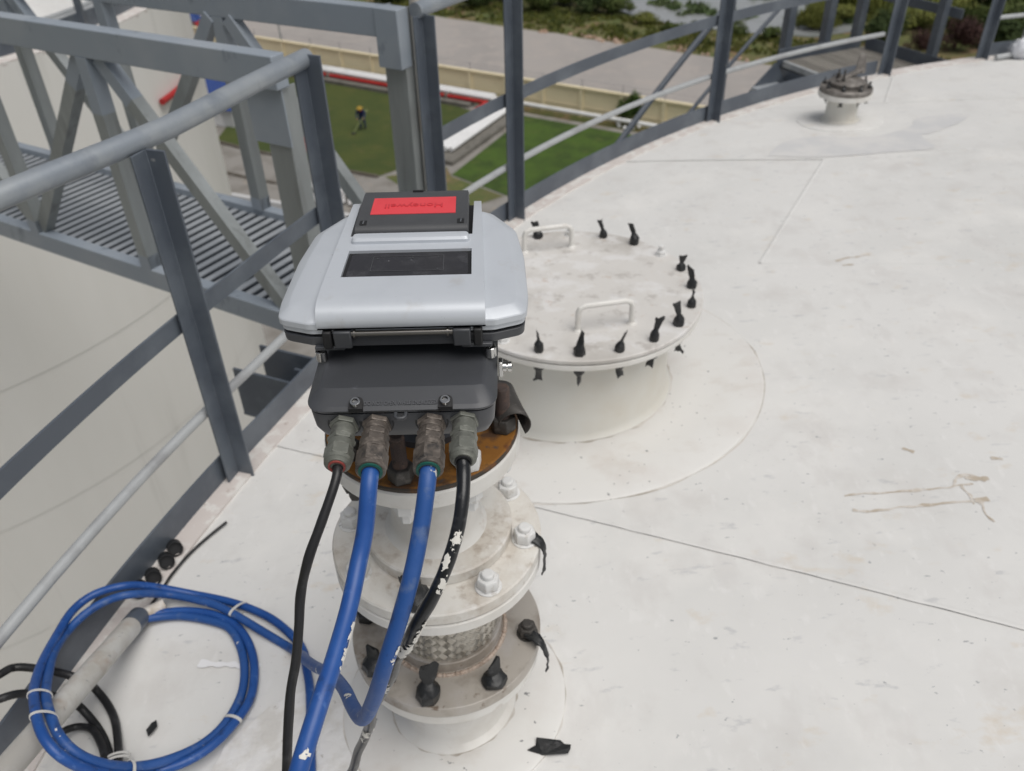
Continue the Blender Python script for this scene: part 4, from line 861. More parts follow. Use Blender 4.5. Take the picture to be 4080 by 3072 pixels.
# ------------------------------------------------------------------ gauge nozzle (stack of flanges under the instrument)
gx, gy = GN
gn = thing('gauge_nozzle', (gx, gy, roofz(gx, gy)), 'white flanged nozzle with braided hose section carrying the instrument', 'nozzle')
flaredneck(gx, gy, .105, -1.36, 0, .02, 56).build('base_pipe', 'white', gn)
t = MB(); t.lathe([(.105, -1.366), (.122, -1.352), (.152, -1.338), (.168, -1.332), (.170, -1.329), (.170, -1.309), (.168, -1.307), (.06, -1.307)], (gx, gy, 0), (0, 0, 1), 80); t.build('weld_neck_flange', 'white', gn)
t = MB(); t.lathe([(.07, -1.306), (.171, -1.306), (.1725, -1.304), (.1725, -1.2815), (.171, -1.28), (.07, -1.28)], (gx, gy, 0), (0, 0, 1), 80); t.build('lower_flange', 'stain_steel', gn)
t = MB(); n = 180; vs = []
for k in range(n):
    a = 2*pi*k/n; rr_ = .0042*(1+.14*((k % 2)*2-1)+.12*rb.uniform(-1, 1))
    for j in range(7):
        b_ = pi*j/6; vs.append((gx+(.1075+rr_*cos(b_))*cos(a), gy+(.1075+rr_*cos(b_))*sin(a), -1.2805+rr_*sin(b_)))
t.add(vs, [(k*7+j, ((k+1) % n)*7+j, ((k+1) % n)*7+j+1, k*7+j+1) for k in range(n) for j in range(6)]); t.build('weld_bead', 'straw', gn)
t = MB(); t.lathe([(.1015, -1.28), (.1015, -1.258), (.0995, -1.256), (.08, -1.256)], (gx, gy, 0), (0, 0, 1), 64, cap=False); t.build('lower_collar', 'stain_steel', gn)
t = MB(); t.lathe([(.0895, -1.257), (.0895, -1.08)], (gx, gy, 0), (0, 0, 1), 48, cap=False); t.build('hose_core', 'gap_shade', gn)
t = MB(); nh = 34; turns = .26
for h in range(nh):
    for sgn in (1, -1):
        P = []; m_ = 26
        for i in range(m_+1):
            f = i/m_; a = 2*pi*h/nh+sgn*turns*2*pi*f; rr_ = .0930+.0013*sgn*cos(pi*(2*nh*turns*f)); P.append((rr_*cos(a), rr_*sin(a), -1.256+.176*f))
        vs = []
        for i, q in enumerate(P):
            a = Vector(P[max(i-1, 0)]); e = Vector(P[min(i+1, m_)]); d_ = (e-a).normalized(); rad = Vector((q[0], q[1], 0)).normalized(); s_ = d_.cross(rad)*.0060
            vs += [Vector(q)+s_*u_+rad*(.0014*h_)+Vector((gx, gy, 0)) for u_, h_ in ((1, -.3), (.66, .9), (.33, .2), (0, 1), (-.33, .2), (-.66, .9), (-1, -.3))]
        t.add(vs, [(i*7+k, i*7+k+1, i*7+8+k, i*7+7+k) for i in range(m_) for k in range(6)])
tag(t.build('hose_braid', 'braid', gn), kind='stuff')
for nm, z1, z2 in (('upper_flange', -1.057, -1.033), ('counter_flange', -1.083, -1.0595)):
    t = MB(); t.lathe([(.06, z1), (.171, z1), (.1735, z1+.0025), (.1735, z2-.0025), (.171, z2), (.06, z2)], (gx, gy, 0), (0, 0, 1), 80); t.build(nm, 'white_dirty' if nm[0] == 'u' else 'white', gn)
t = MB(); t.lathe([(.168, -1.0597), (.168, -1.0568)], (gx, gy, 0), (0, 0, 1), 64, cap=False); t.build('gasket', 'plate_edge', gn)
t = MB(); t.lathe([(.05, -1.033), (.119, -1.033), (.1215, -1.031), (.1215, -1.013), (.119, -1.0105), (.05, -1.0105)], (gx+.004, gy+.005, 0), (0, 0, 1), 72); t.build('reducer_flange', 'white_dirty', gn)
t = MB(); t.lathe([(.084, -1.0105), (.078, -1.003), (.0735, -.996), (.072, -.985), (.072, -.842)], (gx, gy+.003, 0), (0, 0, 1), 64, cap=False); t.build('neck', 'white', gn)
rx, ry = -.137, .985
t = MB(); t.lathe([(.06, -.842), (.144, -.842), (.147, -.839), (.147, -.8135), (.144, -.811), (.06, -.811)], (rx, ry, 0), (0, 0, 1), 80); t.build('top_flange', 'white', gn)
t = MB(); t.lathe([(.144, -.811), (.1455, -.8085), (.1455, -.8045), (.143, -.803)], (rx, ry, 0), (0, 0, 1), 80, cap=False); t.build('plate_rim', 'plate_edge', gn)
t = MB(); t.lathe([(.1432, -.8030), (.141, -.8012), (.02, -.8012)], (rx, ry, 0), (0, 0, 1), 80, cap=False); t.build('adaptor_plate', 'rust', gn)
for k in range(8):
    a = radians(-9+45*k); ph = rb.random()
    c = (gx+.1475*cos(a), gy+.1475*sin(a), 0); z = -1.033; t = MB()
    if k == 6:
        tape_tail(t, c, z, 1, .062, 300, .019, yaw=.4, lean=(-.006, -.004)); t.build('taped_bolt', 'tape', gn)
    else:
        t.lathe([(.0215, z), (.0215, z+.0025)], c, (0, 0, 1), 20); hexbolt(t, c, z+.002, .0185, .021, .0105, .030, ph); t.build('bolt', 'nutwhite', gn, bevel=.0012)
    c = (gx+.150*cos(a), gy+.150*sin(a), 0); z = -1.28; t = MB()
    if k in (5, 6, 7, 4, 3):
        tape_tail(t, c, z, 1, (.046, .072, .046, .046, .046)[(k-5) % 5], 310+k, .0175, yaw=(.2, -.2, .5, 0, 0)[(k-5) % 5], lean=(.004, .012) if k == 6 else (0, .006)); t.build('taped_bolt', 'tape', gn)
    else:
        t.lathe([(.020, z), (.020, z+.002)], c, (0, 0, 1), 20); hexbolt(t, c, z+.002, .0175, .020, .0105, .028, ph); t.build('bolt', 'rustbolt' if k else 'nutdark', gn, bevel=.001)
    c = (rx+.124*cos(a), ry+.124*sin(a), 0); z = -.8012; t = MB(); h = .078 if k in (0, 7, 6) else .06
    prof = [(.0105, z)]; zz = z+.024
    while zz < z+h-.004: prof += [(.0108, zz), (.0101, zz+.0009)]; zz += .0018
    prof += [(.0105, z+h-.003), (.0085, z+h)]
    t.lathe(prof, c, (0, 0, 1), 16); t.build('stud', 'rustbolt', gn)
    t = MB(); t.lathe([(.0195*.93, z), (.0195, z+.002), (.0195, z+.021), (.0195*.9, z+.024)], c, (0, 0, 1), 6, ph=ph); t.build('nut', 'nutwhite' if k in (7,) else 'nutdark', gn, bevel=.001)
    t = MB(); t.lathe([(.018, -.842), (.018, -.862), (.0105, -.862), (.0105, -.883)], c, (0, 0, -1) if 0 else (0, 0, 1), 6); t.build('stud_end', 'nutwhite' if k != 5 else 'nutdark', gn)
# torn black tape flags hanging on flange bolts
for nm, base, pts, lab in (('tape_scrap', None, [(.022, .957, -1.022), (.042, .945, -1.030), (.047, .935, -1.056), (.044, .930, -1.086)], 'torn black tape strip hanging from the right bolt of the upper white flange'),
                      ('tape_scrap', None, [(.012, .950, -1.262), (.040, .925, -1.264), (.052, .915, -1.288), (.052, .908, -1.322)], 'torn grey black tape strip at the right bolt of the steel flange')):
    P = smooth_path(pts, 5); t = MB(); vs = []
    for i, q in enumerate(P):
        w = .0125*(.75+.5*abs(noise.noise(q*70)))*(1-.55*i/len(P)); sd_ = Vector((.35, .9, .15)).normalized()
        for o_ in (-1, -.3, .3, 1): vs.append(q+sd_*w*o_+Vector((.004*noise.noise(q*90+Vector((o_, 0, 0))), 0, 0)))
    t.add(vs, [(i*4+k, i*4+k+1, i*4+5+k, i*4+4+k) for i in range(len(P)-1) for k in range(3)]); o = t.build(nm, 'tape', at=pts[0])
    sm = o.modifiers.new('solid', 'SOLIDIFY'); sm.thickness = .0012; tag(o, lab, 'tape', 'torn tape scraps')
# curled metal band behind the instrument
t = MB(); vs = []; n = 22
for i in range(n+1):
    a = radians(182-232*i/n); R_ = .0195+.0025*(i/n)
    q = Vector((-.010+R_*cos(a)*1.15, .99, -.780+R_*sin(a)))
    for y in (-.042, -.014, .014, .042): vs.append(q+Vector((-.012*y/.042, y, .002*sin(y*60+i*.3))))
t.add(vs, [(i*4+k, i*4+k+1, i*4+5+k, i*4+4+k) for i in range(n) for k in range(3)])
o = t.build('metal_strap', 'nutdark', at=(.01, 1.0, -.8)); sm = o.modifiers.new('solid', 'SOLIDIFY'); sm.thickness = .0015
tag(o, 'curled dark metal strap sticking out behind the rusty plate', 'strap')

# ------------------------------------------------------------------ level gauge (the instrument)
X0 = -.121
lg = thing('level_gauge', (X0, .98, -.80), 'silver and dark grey tank level gauge with red badge and four cable entries', 'level gauge')
def dv(x, y, z): return Vector((X0+x, y, z))
body2 = [(-.105, .787), (.105, .787), (.140, .800), (.143, .835), (.141, .93), (.132, 1.005), (.098, 1.062), (-.098, 1.062), (-.132, 1.005), (-.141, .93), (-.143, .835), (-.140, .800)]
def ring_at(poly, z, ins=0., cy=.925):
    out = []
    for q in poly:
        l = Vector((q[0], q[1]-cy, 0)); k = 1-ins/max(.05, l.length); out.append(dv(q[0]*k, cy+(q[1]-cy)*k, z))
    return out
R2 = rounded([(x, y, 0) for x, y in body2], [.02, .02, .014, .05, .2, .05, .02, .02, .05, .2, .05, .014])
t = MB(); t.loft([ring_at(R2, -.5315, .010), ring_at(R2, -.5285, .005), ring_at(R2, -.5175, .004)]); t.build('housing_rim', 'dark', lg, bevel=.0012)
W = rounded([(-.105, .832, 0), (.105, .832, 0), (.112, .99, 0), (.08, 1.045, 0), (-.08, 1.045, 0), (-.112, .99, 0)], .02)
t = MB(); t.loft([[dv(q[0]*k, .93+(q[1]-.93)*k, z) for q in W] for z, k in ((-.700, .55), (-.66, .86), (-.5312, 1.))]); t.build('housing', 'dark', lg)
t = MB(); t.loft([ring_at(R2, -.5178, .009), ring_at(R2, -.5125, .009)]); t.build('gasket', 'black', lg)
t = MB(); t.loft([ring_at(R2, -.5128, .004), ring_at(R2, -.5058, .004), ring_at(R2, -.5054, .001), ring_at(R2, -.4988, .001), ring_at(R2, -.4975, .002), ring_at(R2, -.4905, .0145), ring_at(R2, -.4896, .0175), ring_at(R2, -.4880, .05)]); t.build('cover', 'silver', lg, ang=18)
# raised centre strip of the cover, curved lip at the front
prof = [(.792, -.5045), (.7865, -.5035), (.7850, -.4985), (.7860, -.4930), (.7890, -.4872), (.7940, -.4826), (.8010, -.4795), (.8120, -.4778), (.8300, -.4768), (.848, -.4764), (.853, -.4764)]
def sw(y): return .0935-.030*max(0., (y-.80))
def strip_piece(pr, x0f, x1f, bot, name, m='silver'):
    ra = [dv(x0f(y), y, z) for y, z in pr]+[dv(x0f(y), y, bot) for y, _ in pr[::-1]]
    rb_ = [dv(x1f(y), y, z) for y, z in pr]+[dv(x1f(y), y, bot) for y, _ in pr[::-1]]
    n = len(ra); t = MB(); t.add(ra+rb_, [tuple(range(n)), tuple(range(2*n-1, n-1, -1))]+[(i, (i+1) % n, n+(i+1) % n, n+i) for i in range(n)]); return t
t = strip_piece(prof, lambda y: -sw(y), lambda y: sw(y), -.5046, '')
t.add(strip_piece([(.8530, -.4764), (.885, -.4762), (.9165, -.4762)], lambda y: -sw(y), lambda y: -.0735, -.495, '').v, []) if 0 else None
def addp(t, q): t.add(q.v, q.f)
addp(t, strip_piece([(.8531, -.4764), (.885, -.4762), (.9165, -.4762)], lambda y: -sw(y), lambda y: -.0735+.02*(y-.853), -.495, ''))
addp(t, strip_piece([(.8531, -.4764), (.885, -.4762), (.9165, -.4762)], lambda y: .0775-.02*(y-.853), lambda y: sw(y), -.495, ''))
addp(t, strip_piece([(.9166, -.4762), (.955, -.4762)], lambda y: -sw(y), lambda y: sw(y), -.495, ''))
addp(t, strip_piece([(.9551, -.4762), (1.00, -.4764), (1.052, -.4772), (1.064, -.482)], lambda y: -sw(y), lambda y: -.0760, -.495, ''))
addp(t, strip_piece([(.9551, -.4762), (1.00, -.4764), (1.052, -.4772), (1.064, -.482)], lambda y: .0762, lambda y: sw(y), -.495, ''))
t.build('cover_band', 'silver', lg, bevel=.0016, ang=40)
t = MB(); t.box(dv(0, 1.008, -.4905), (.16, .11, .006)); t.build('recess_floor', 'black', lg)
# display window
t = MB(); t.box(dv(.002, .885, -.4815), (.152, .0655, .003)); t.build('display_surround', 'black', lg)
W = rounded([(-.069, .857, 0), (.0735, .857, 0), (.0715, .9125, 0), (-.0675, .9125, 0)], .006)
t = MB(); t.loft([[dv(q[0], q[1], z) for q in W] for z in (-.480, -.4788)]); dw = t.build('display_window', 'glass', lg)
t = MB(); e = [(-.042, .869), (.044, .869), (.043, .905), (-.041, .905)]
for a_, c_ in zip(e, e[1:]+e[:1]): t.bar(dv(*a_, -.4786), dv(*c_, -.4786), .0008, .0004)
for x, y in ((-.041, .870), (.037, .872), (-.036, .899), (.006, .9005), (.037, .902)): t.lathe([(.0012, 0), (.0012, .0005)], tuple(dv(x, y, -.4788)), (0, 0, 1), 8)
t.build('display_inlay', 'darkflap', dw)
# pull tab in front of the flap
W = rounded([(-.0725, .933, 0), (.0735, .933, 0), (.0725, .952, 0), (-.0715, .952, 0)], .006)
t = MB(); t.loft([[dv(q[0]*k, .9425+(q[1]-.9425)*k2, z) for q in W] for z, k, k2 in ((-.4765, 1, 1), (-.4725, .995, .97), (-.4695, .975, .70), (-.4690, .95, .45))]); t.build('pull_tab', 'silver', lg, ang=28)
# dark flap with the red badge
def flapz(y): return -.4672+.0042*sin(min(1, max(0, (y-.958)/.10))*pi*.62)
ys = [.9575, .961, .968, .985, 1.005, 1.03, 1.05, 1.060, 1.066, 1.069]
zs_ = [flapz(y) for y in ys]; zs_[0] -= .0055; zs_[1] -= .0012; zs_[-1] -= .012; zs_[-2] -= .004; zs_[-3] -= .001
def fwid(y): return .0715-.02*(y-.958)
t = MB(); ra = []; xs = (-1, -.985, -.5, 0, .5, .985, 1)
for y, z in zip(ys, zs_):
    for x in xs: ra.append(dv(x*fwid(y), y, z-(.003 if abs(x) == 1 else 0)))
n = len(xs); m_ = len(ys); fs = [(j*n+i, j*n+i+1, (j+1)*n+i+1, (j+1)*n+i) for j in range(m_-1) for i in range(n-1)]
o_ = len(ra); bt = [dv(v.x-X0, v.y, -.488) for v in ra]
bd = list(range(n))+[j*n+n-1 for j in range(1, m_)]+[(m_-1)*n+i for i in range(n-2, -1, -1)]+[j*n for j in range(m_-2, 0, -1)]
t.add(ra+[bt[i] for i in bd], fs+[(bd[(i+1) % len(bd)], bd[i], o_+i, o_+(i+1) % len(bd)) for i in range(len(bd))]); flap = t.build('flap', 'darkflap', lg, ang=40)
for x in (-.061, .0615):
    t = MB(); W = rounded([(x-.0045, .966, 0), (x+.0045, .966, 0), (x+.0045, .977, 0), (x-.0045, .977, 0)], .0015, 3); t.loft([[dv(q[0], q[1], flapz(q[1])+dz) for q in W] for dz in (-.002, .0003)]); t.build('latch_slot', 'black', flap)
    t = MB(); t.tube([dv(x, .967, flapz(.97)+.0004), dv(x+.0006, .9735, flapz(.97)+.0014)], .0011, 8); t.build('latch_pin', 'chrome', flap)
t = MB(); t.box(dv(.002, 1.0585, flapz(1.0585)-.0010), (.014, .004, .004)); t.build('top_slot', 'black', flap)
ys2 = [.9915, 1.003, 1.014, 1.025, 1.0365]; t = MB(); vs = [dv(x*(.0545-.02*(y-.99)), y, flapz(y)+dz) for dz in (-.0005, .0006) for y in ys2 for x in (-1, 1)]
n = len(ys2); t.add(vs, [(n*2+2*j, n*2+2*j+1, n*2+2*j+3, n*2+2*j+2) for j in range(n-1)]+[(2*j, 2*j+2, n*2+2*j+2, n*2+2*j) for j in range(n-1)]+[(2*j+1, n*2+2*j+1, n*2+2*j+3, 2*j+3) for j in range(n-1)]+[(0, n*2, n*2+1, 1), (2*n-2, 2*n-1, 4*n-1, 4*n-2)])
badge = t.build('badge', 'red', flap)
def text_mesh(name, body, size, m, parent, Mx, ext=.0005, width=None, offset=0.):
    cu = bpy.data.curves.new(name, 'FONT'); cu.body = body; cu.size = size; cu.extrude = ext; cu.align_x = 'CENTER'; cu.align_y = 'CENTER'; cu.resolution_u = 3; cu.offset = offset
    ob = bpy.data.objects.new(name, cu); COL.objects.link(ob); bpy.context.view_layer.update()
    me = bpy.data.meshes.new_from_object(ob.evaluated_get(bpy.context.evaluated_depsgraph_get())); bpy.data.objects.remove(ob)
    xs_ = [v.co.x for v in me.vertices]; k = width/(max(xs_)-min(xs_)) if width else 1.
    me.transform(Matrix.Translation(-org(parent)) @ Mx @ Matrix.Diagonal((k, 1, 1, 1))); me.materials.clear(); me.materials.append(M[m])
    o = bpy.data.objects.new(name, me); COL.objects.link(o); o.parent = parent; return o
zb = (flapz(1.004)-flapz(1.024))/-.02
Mx = Matrix.Translation(dv(0, 1.013, flapz(1.013)+.0009)) @ Matrix.Rotation(pi, 4, 'Z')
M['redtext'] = mat('red_letters', (.58, .04, .052), .4); M['darktext'] = mat('raised_dark_letters', (.085, .088, .096), .4)
text_mesh('badge_lettering', 'Honeywell', .0165, 'redtext', flap, Mx, .0004, .0745, .0001)
# hinge
t = MB(); t.tube([dv(-.066, .789, -.5125), dv(.066, .789, -.5125)], .0038, 12)
for x in (-.053, .051): t.lathe([(.0058, -.001), (.0058, .001)], tuple(dv(x, .789, -.5125)), (1, 0, 0), 14)
M['pin'] = mat('dull_hinge_pin', (.22, .21, .195), .3, .9); t.build('hinge_pin', 'pin', lg)
for x, w in ((-.0835, .010), (-.0665, .020), (.0665, .020), (.0845, .010)):
    t = MB(); t.box(dv(x, .7895, -.5175), (w, .015, .022)); t.build('hinge_knuckle', 'dark' if w > .015 else 'black', lg, bevel=.0018)
t = MB(); t.box(dv(0, .802, -.5235), (.168, .022, .0155)); t.build('hinge_rail', 'dark', lg, bevel=.0015)
for x in (-.083, .083): t = MB(); t.box(dv(x, .796, -.5305), (.034, .02, .005)); t.build('hinge_lug', 'dark', lg, bevel=.0012)
# terminal compartment
tl = [(-.1045, .714), (.1045, .714), (.1055, .86), (-.1055, .86)]
T2 = rounded([(x, y, 0) for x, y in tl], [.026, .026, .006, .006], 8)
def tring(z, front, side, yb=0.):
    out = []
    for q in T2:
        f = 1-min(1, max(0, (q[1]-.714)/.03)); x = q[0]*(1-side/.105); y = q[1]+front*f; out.append(dv(x, y, z))
    return out
t = MB(); t.loft([tring(-.6165, .022, .020), tring(-.609, .0125, .010), tring(-.595, .0055, .004), tring(-.573, .0018, .0022), tring(-.5695, .0018, .0022)]); tbx = t.build('terminal_box', 'dark', lg, ang=50)
t = MB(); t.loft([tring(-.5688, .004, .004), tring(-.5675, .004, .004)]); t.build('box_seam', 'black', lg)
t = MB(); t.loft([tring(-.5670, .0008, .0008), tring(-.5640, 0, 0), tring(-.5605, .004, .003), tring(-.5530, .0235, .0125), tring(-.5519, .0265, .0160)]); tcv = t.build('terminal_cover', 'dark', lg, ang=18, bevel=.0008)
def capscrew(x, y, z, r_, h, parent, ax=(0, 0, 1)):
    t = MB(); t.lathe([(r_, 0), (r_, h-.0006), (r_-.0007, h), (r_*.58, h), (r_*.55, h-.0022), (0, h-.0022)], tuple(dv(x, y, z)), ax, 18)
    s_ = t.build('cap_screw', 'chrome', parent)
    t = MB(); t.lathe([(r_*.54, h-.0021), (r_*.54, h-.0008)], tuple(dv(x, y, z)), ax, 6, cap=False); t.build('socket', 'black', s_)
capscrew(-.0965, .797, -.5518, .0066, .0125, tcv); capscrew(.0975, .797, -.5518, .0066, .0125, tcv)
for x in (-.0485, .0485):
    W = [(x-.0078, .7125, 0), (x+.0078, .7125, 0), (x+.0078, .728, 0), (x-.0078, .728, 0)]; W = rounded(W, [.001, .001, .0075, .0075], 5)
    t = MB(); t.loft([[dv(q[0], q[1], -.5645+(.0055+.30*(q[1]-.714) if k else 0)) for q in W] for k in (0, 1)]); t.build('screw_pocket', 'black', tcv)
    capscrew(x, .7195, -.5595, .0056, .008, tcv, (0, -.3, 1))
slope = atan2(.0075, .0195)
Mx = Matrix.Translation(dv(-.0005, .7205, -.5591)) @ Matrix.Rotation(slope*.95, 4, 'X')
text_mesh('warning_lettering', 'DO NOT OPEN WHILE ENERGIZED', .0072, 'darktext', tcv, Mx, .0007, .079, .00012)
# padlock eye
t = MB()
P = [dv(-.0055, .7125, -.5665), dv(-.0052, .7065, -.5672), (dv(-.003, .7045, -.5675)), dv(.003, .7045, -.5675), dv(.0052, .7065, -.5672), dv(.0055, .7125, -.5665)]
t.tube(P, .0022, 8); t.build('seal_eye', 'dark', tcv)
# earth clamp on the right side
ec = MB(); ec.box(dv(.1085, .792, -.566), (.005, .011, .020)); ecl = ec.build('earth_clamp', 'chrome', lg, bevel=.001)
t = MB(); t.lathe([(.0058, 0), (.0058, .004), (.003, .004), (.003, .006), (.0062, .006), (.0062, .010)], tuple(dv(.111, .792, -.565)), (1, 0, 0), 14); t.build('clamp_screw', 'chrome', ecl)
# support neck to the rusty plate
t = MB(); t.lathe([(.062, -.8011), (.062, -.79), (.05, -.785), (.05, -.69)], (X0-.01, .985, 0), (0, 0, 1), 40, cap=False); t.build('support_neck', 'dark', lg)
# glands: (length, radius start, radius end, sides)
def gland(x, y0, z, segs, m, seal, tilt=.10):
    ax = Vector((0, -cos(tilt), -sin(tilt))); q = dv(x, y0, z); t = MB(); h = 0.
    for L_, r0, r1, n in segs:
        ch = min(.0008, L_*.2); t.lathe([(r0*.95, h), (r0, h+ch), (r1, h+L_-ch), (r1*.95, h+L_)], tuple(q), tuple(ax), n, ph=.3); h += L_
    g_ = t.build('cable_gland', m, lg)
    rl_ = segs[-1][2]
    t = MB(); t.lathe([(rl_*.80, h-.001), (rl_*.80, h+.0016), (rl_*.62, h+.0016), (rl_*.6, h-.003)], tuple(q), tuple(ax), 24); t.build('gland_seal', seal, g_)
    t = MB(); t.lathe([(.0185, -.0005), (.0185, .0016), (.0165, .0016), (.0155, -.004)], tuple(q+Vector((0, .002, 0))), tuple(ax), 28); t.build('entry_recess', 'black', lg)
    return q+ax*h
plain = [(.007, .0158, .0158, 6), (.003, .0125, .0125, 24), (.013, .0132, .0138, 24), (.006, .0155, .0152, 6), (.010, .0136, .0142, 24), (.014, .0160, .0158, 6), (.005, .0150, .0145, 24), (.004, .0142, .0115, 24)]
arm = [(.007, .0160, .0160, 6), (.008, .0140, .0140, 24), (.002, .0130, .0130, 24), (.007, .0152, .0152, 6), (.002, .0135, .0135, 24), (.008, .0160, .0160, 6), (.006, .0158, .0158, 24), (.004, .0160, .0160, 24), (.020, .0172, .0170, 6), (.006, .0162, .0160, 24)]
ge = [gland(-.064, .717, -.584, plain, 'gland', 'redseal'), gland(-.028, .717, -.584, arm, 'brass', 'green'), gland(.032, .717, -.584, arm, 'brass', 'green'), gland(.068, .719, -.583, plain, 'gland', 'black')]

# ------------------------------------------------------------------ cables
def cable(name, pts, rad, m, lab, group=None, sub=6, seg=14, jit=0., cat='cable', seed=0):
    P = smooth_path(pts, sub)
    if jit: P = P[:4]+jitter_path(P[4:], jit, 14., seed)
    rads = [rad*(1+(.10*noise.noise(q*45) if jit else 0)) for q in P]
    o = MB(); o.tube(P, rads, seg); ob = o.build(name, m, at=tuple(P[0]), ang=60); tag(ob, lab, cat, group); return ob
A1 = [ge[1]+Vector((0, .012, 0)), ge[1]+Vector((-.001, -.012, -.008)), (-.155,.609,-.635),(-.162,.585,-.660),(-.169,.541,-.680),(-.178,.487,-.692),(-.186,.448,-.700),(-.200,.400,-.726),(-.211,.377,-.763),(-.228,.37,-.85),(-.262,.395,-1.02),(-.300,.47,-1.22),(-.33,.57,-1.38),(-.362,.70,-1.49),(-.396,.840,-1.522),(-.429,1.006,-1.532),(-.450,1.075,-1.536)]
coilA = [(-.462,1.112,-1.536),(-.488,1.150,-1.540),(-.547,1.206,-1.547),(-.608,1.245,-1.554),(-.678,1.277,-1.561),(-.763,1.303,-1.566),(-.866,1.320,-1.555),(-.921,1.311,-1.540),(-.972,1.276,-1.525),(-.993,1.217,-1.508),(-.985,1.132,-1.484),(-.966,1.047,-1.452),(-.943,.984,-1.425),(-.915,.932,-1.399),(-.865,.860,-1.365),(-.825,.813,-1.357),(-.789,.789,-1.373),(-.756,.788,-1.410),(-.724,.807,-1.462),(-.688,.837,-1.508),(-.636,.860,-1.516),(-.594,.901,-1.524),(-.565,.962,-1.535),(-.553,1.015,-1.540),(-.565,1.087,-1.546),(-.592,1.148,-1.550),(-.635,1.202,-1.556),(-.694,1.238,-1.562),(-.757,1.255,-1.567),(-.811,1.256,-1.570),(-.858,1.240,-1.567)]
coilB = [(-.494,1.127,-1.541),(-.558,1.172,-1.548),(-.668,1.242,-1.548),(-.733,1.270,-1.550),(-.817,1.291,-1.550),(-.894,1.290,-1.545),(-.939,1.266,-1.535),(-.967,1.219,-1.520),(-.977,1.152,-1.500),(-.964,1.078,-1.470),(-.932,1.001,-1.439),(-.897,.936,-1.407),(-.859,.883,-1.387),(-.823,.839,-1.385),(-.786,.814,-1.401),(-.752,.817,-1.443),(-.718,.843,-1.499),(-.670,.866,-1.518),(-.619,.901,-1.527),(-.589,.953,-1.538),(-.576,1.017,-1.544),(-.585,1.081,-1.548),(-.609,1.141,-1.552),(-.649,1.197,-1.558),(-.705,1.225,-1.564),(-.770,1.243,-1.570),(-.820,1.243,-1.570),(-.862,1.228,-1.560)]
B1 = [ge[2]+Vector((0, .012, 0)), ge[2]+Vector((-.001, -.012, -.008)), (-.097,.609,-.634),(-.108,.581,-.674),(-.124,.560,-.722),(-.144,.543,-.778),(-.161,.548,-.837),(-.181,.563,-.901),(-.195,.580,-.932),(-.215,.620,-.968),(-.240,.676,-1.016),(-.285,.765,-1.114),(-.345,.858,-1.223),(-.403,.957,-1.335),(-.440,1.05,-1.46)]
def lift(P, i0, i1, k):
    return [tuple(Vector(q)*(1-k*sin(pi*(i-i0+1)/(i1-i0+2)))) if i0 <= i <= i1 else q for i, q in enumerate(P)]
coilA = lift(coilA, 9, 18, .035); coilB = lift(coilB, 8, 17, .035)
def over_toe(P):
    out = []
    for q in P:
        q = Vector(q)
        while hypot(q.x-TC.x, q.y-TC.y) > 5.66 and q.z < -1.486: q = q*.996
        out.append(tuple(q))
    return out
coilA = over_toe(coilA); coilB = over_toe(coilB)
cA = cable('blue_cable', A1+coilA, .0092, 'blue', 'blue armoured cable from the left dark gland, looped once in the floor coil', 'blue armoured cables')
cB = cable('blue_cable', B1+coilB, .0092, 'blue2', 'blue armoured cable from the right dark gland with a sharp bend below', 'blue armoured cables')
M['dab'] = mat('dried_white_paint', (.72, .70, .65), .6, bump=(300, .4, .001))
def dab(cab, ctl, rad, i0, i1, a0, a1, seed, thr=.0):
    P = smooth_path(ctl, 60); P = P[i0*10:i1*10+1]
    vs = []; fs = []; n = 36
    if rad == .0080: P = P[:1]+jitter_path(P[1:], .005, 14., 8)
    for i, q in enumerate(P):
        d_ = (P[min(i+1, len(P)-1)]-P[max(i-1, 0)]).normalized(); b_ = -q.normalized(); b_ = (b_-d_*b_.dot(d_)).normalized(); e_ = d_.cross(b_)
        for k in range(n):
            a = radians(a0+(a1-a0)*k/(n-1)); vs.append(q+(b_*cos(a)+e_*sin(a))*(rad+.0007))
    m_ = len(P)
    for i in range(m_-1):
        for k in range(n-1):
            u, v = 2*i/(m_-1)-1, 2*k/(n-2)-1; q = Vector(vs[i*n+k])
            if noise.noise(q*120+Vector((seed, 0, 0)))+.7*noise.noise(q*300)+.35*noise.noise(q*800) > thr-.50+.75*(u*u+v*v): fs.append((i*n+k, i*n+k+1, (i+1)*n+k+1, (i+1)*n+k))
    if fs:
        us = sorted({i for f in fs for i in f}); mp = {o: i for i, o in enumerate(us)}; t = MB(); t.add([vs[i] for i in us], [tuple(mp[i] for i in f) for f in fs]); t.build('paint_dab', 'dab', cab)
for a_ in ((25, 31, -95, -35, 1., .16), (39, 41, -40, 20, 2., .42)): dab(cA, A1+coilA, .0092, *a_)
for a_ in ((26, 29, -90, -25, 3., .2), (54, 56, -40, 50, 9., .45)): dab(cB, B1+coilB, .0092, *a_)
def tie(ctr, axis, r1, r2, parent, w=.006):
    d_ = Vector(axis).normalized(); s_, u_ = ortho(d_); t = MB(); vs = []
    n = 20
    for k in range(n):
        a = 2*pi*k/n; q = Vector(ctr)+s_*cos(a)*r1+u_*sin(a)*r2; o_ = (s_*cos(a)+u_*sin(a))*.0012
        for j in (-1, 1): vs += [q+d_*j*w/2, q+d_*j*w/2+o_]
    t.add(vs, [(k*4+a_, ((k+1) % n)*4+a_, ((k+1) % n)*4+b_, k*4+b_) for k in range(n) for a_, b_ in ((0, 1), (1, 3), (3, 2), (2, 0))])
    t.box(Vector(ctr)+u_*r2+d_*0, (.009, .008, .006)); return t.build('cable_tie', 'tie', parent)
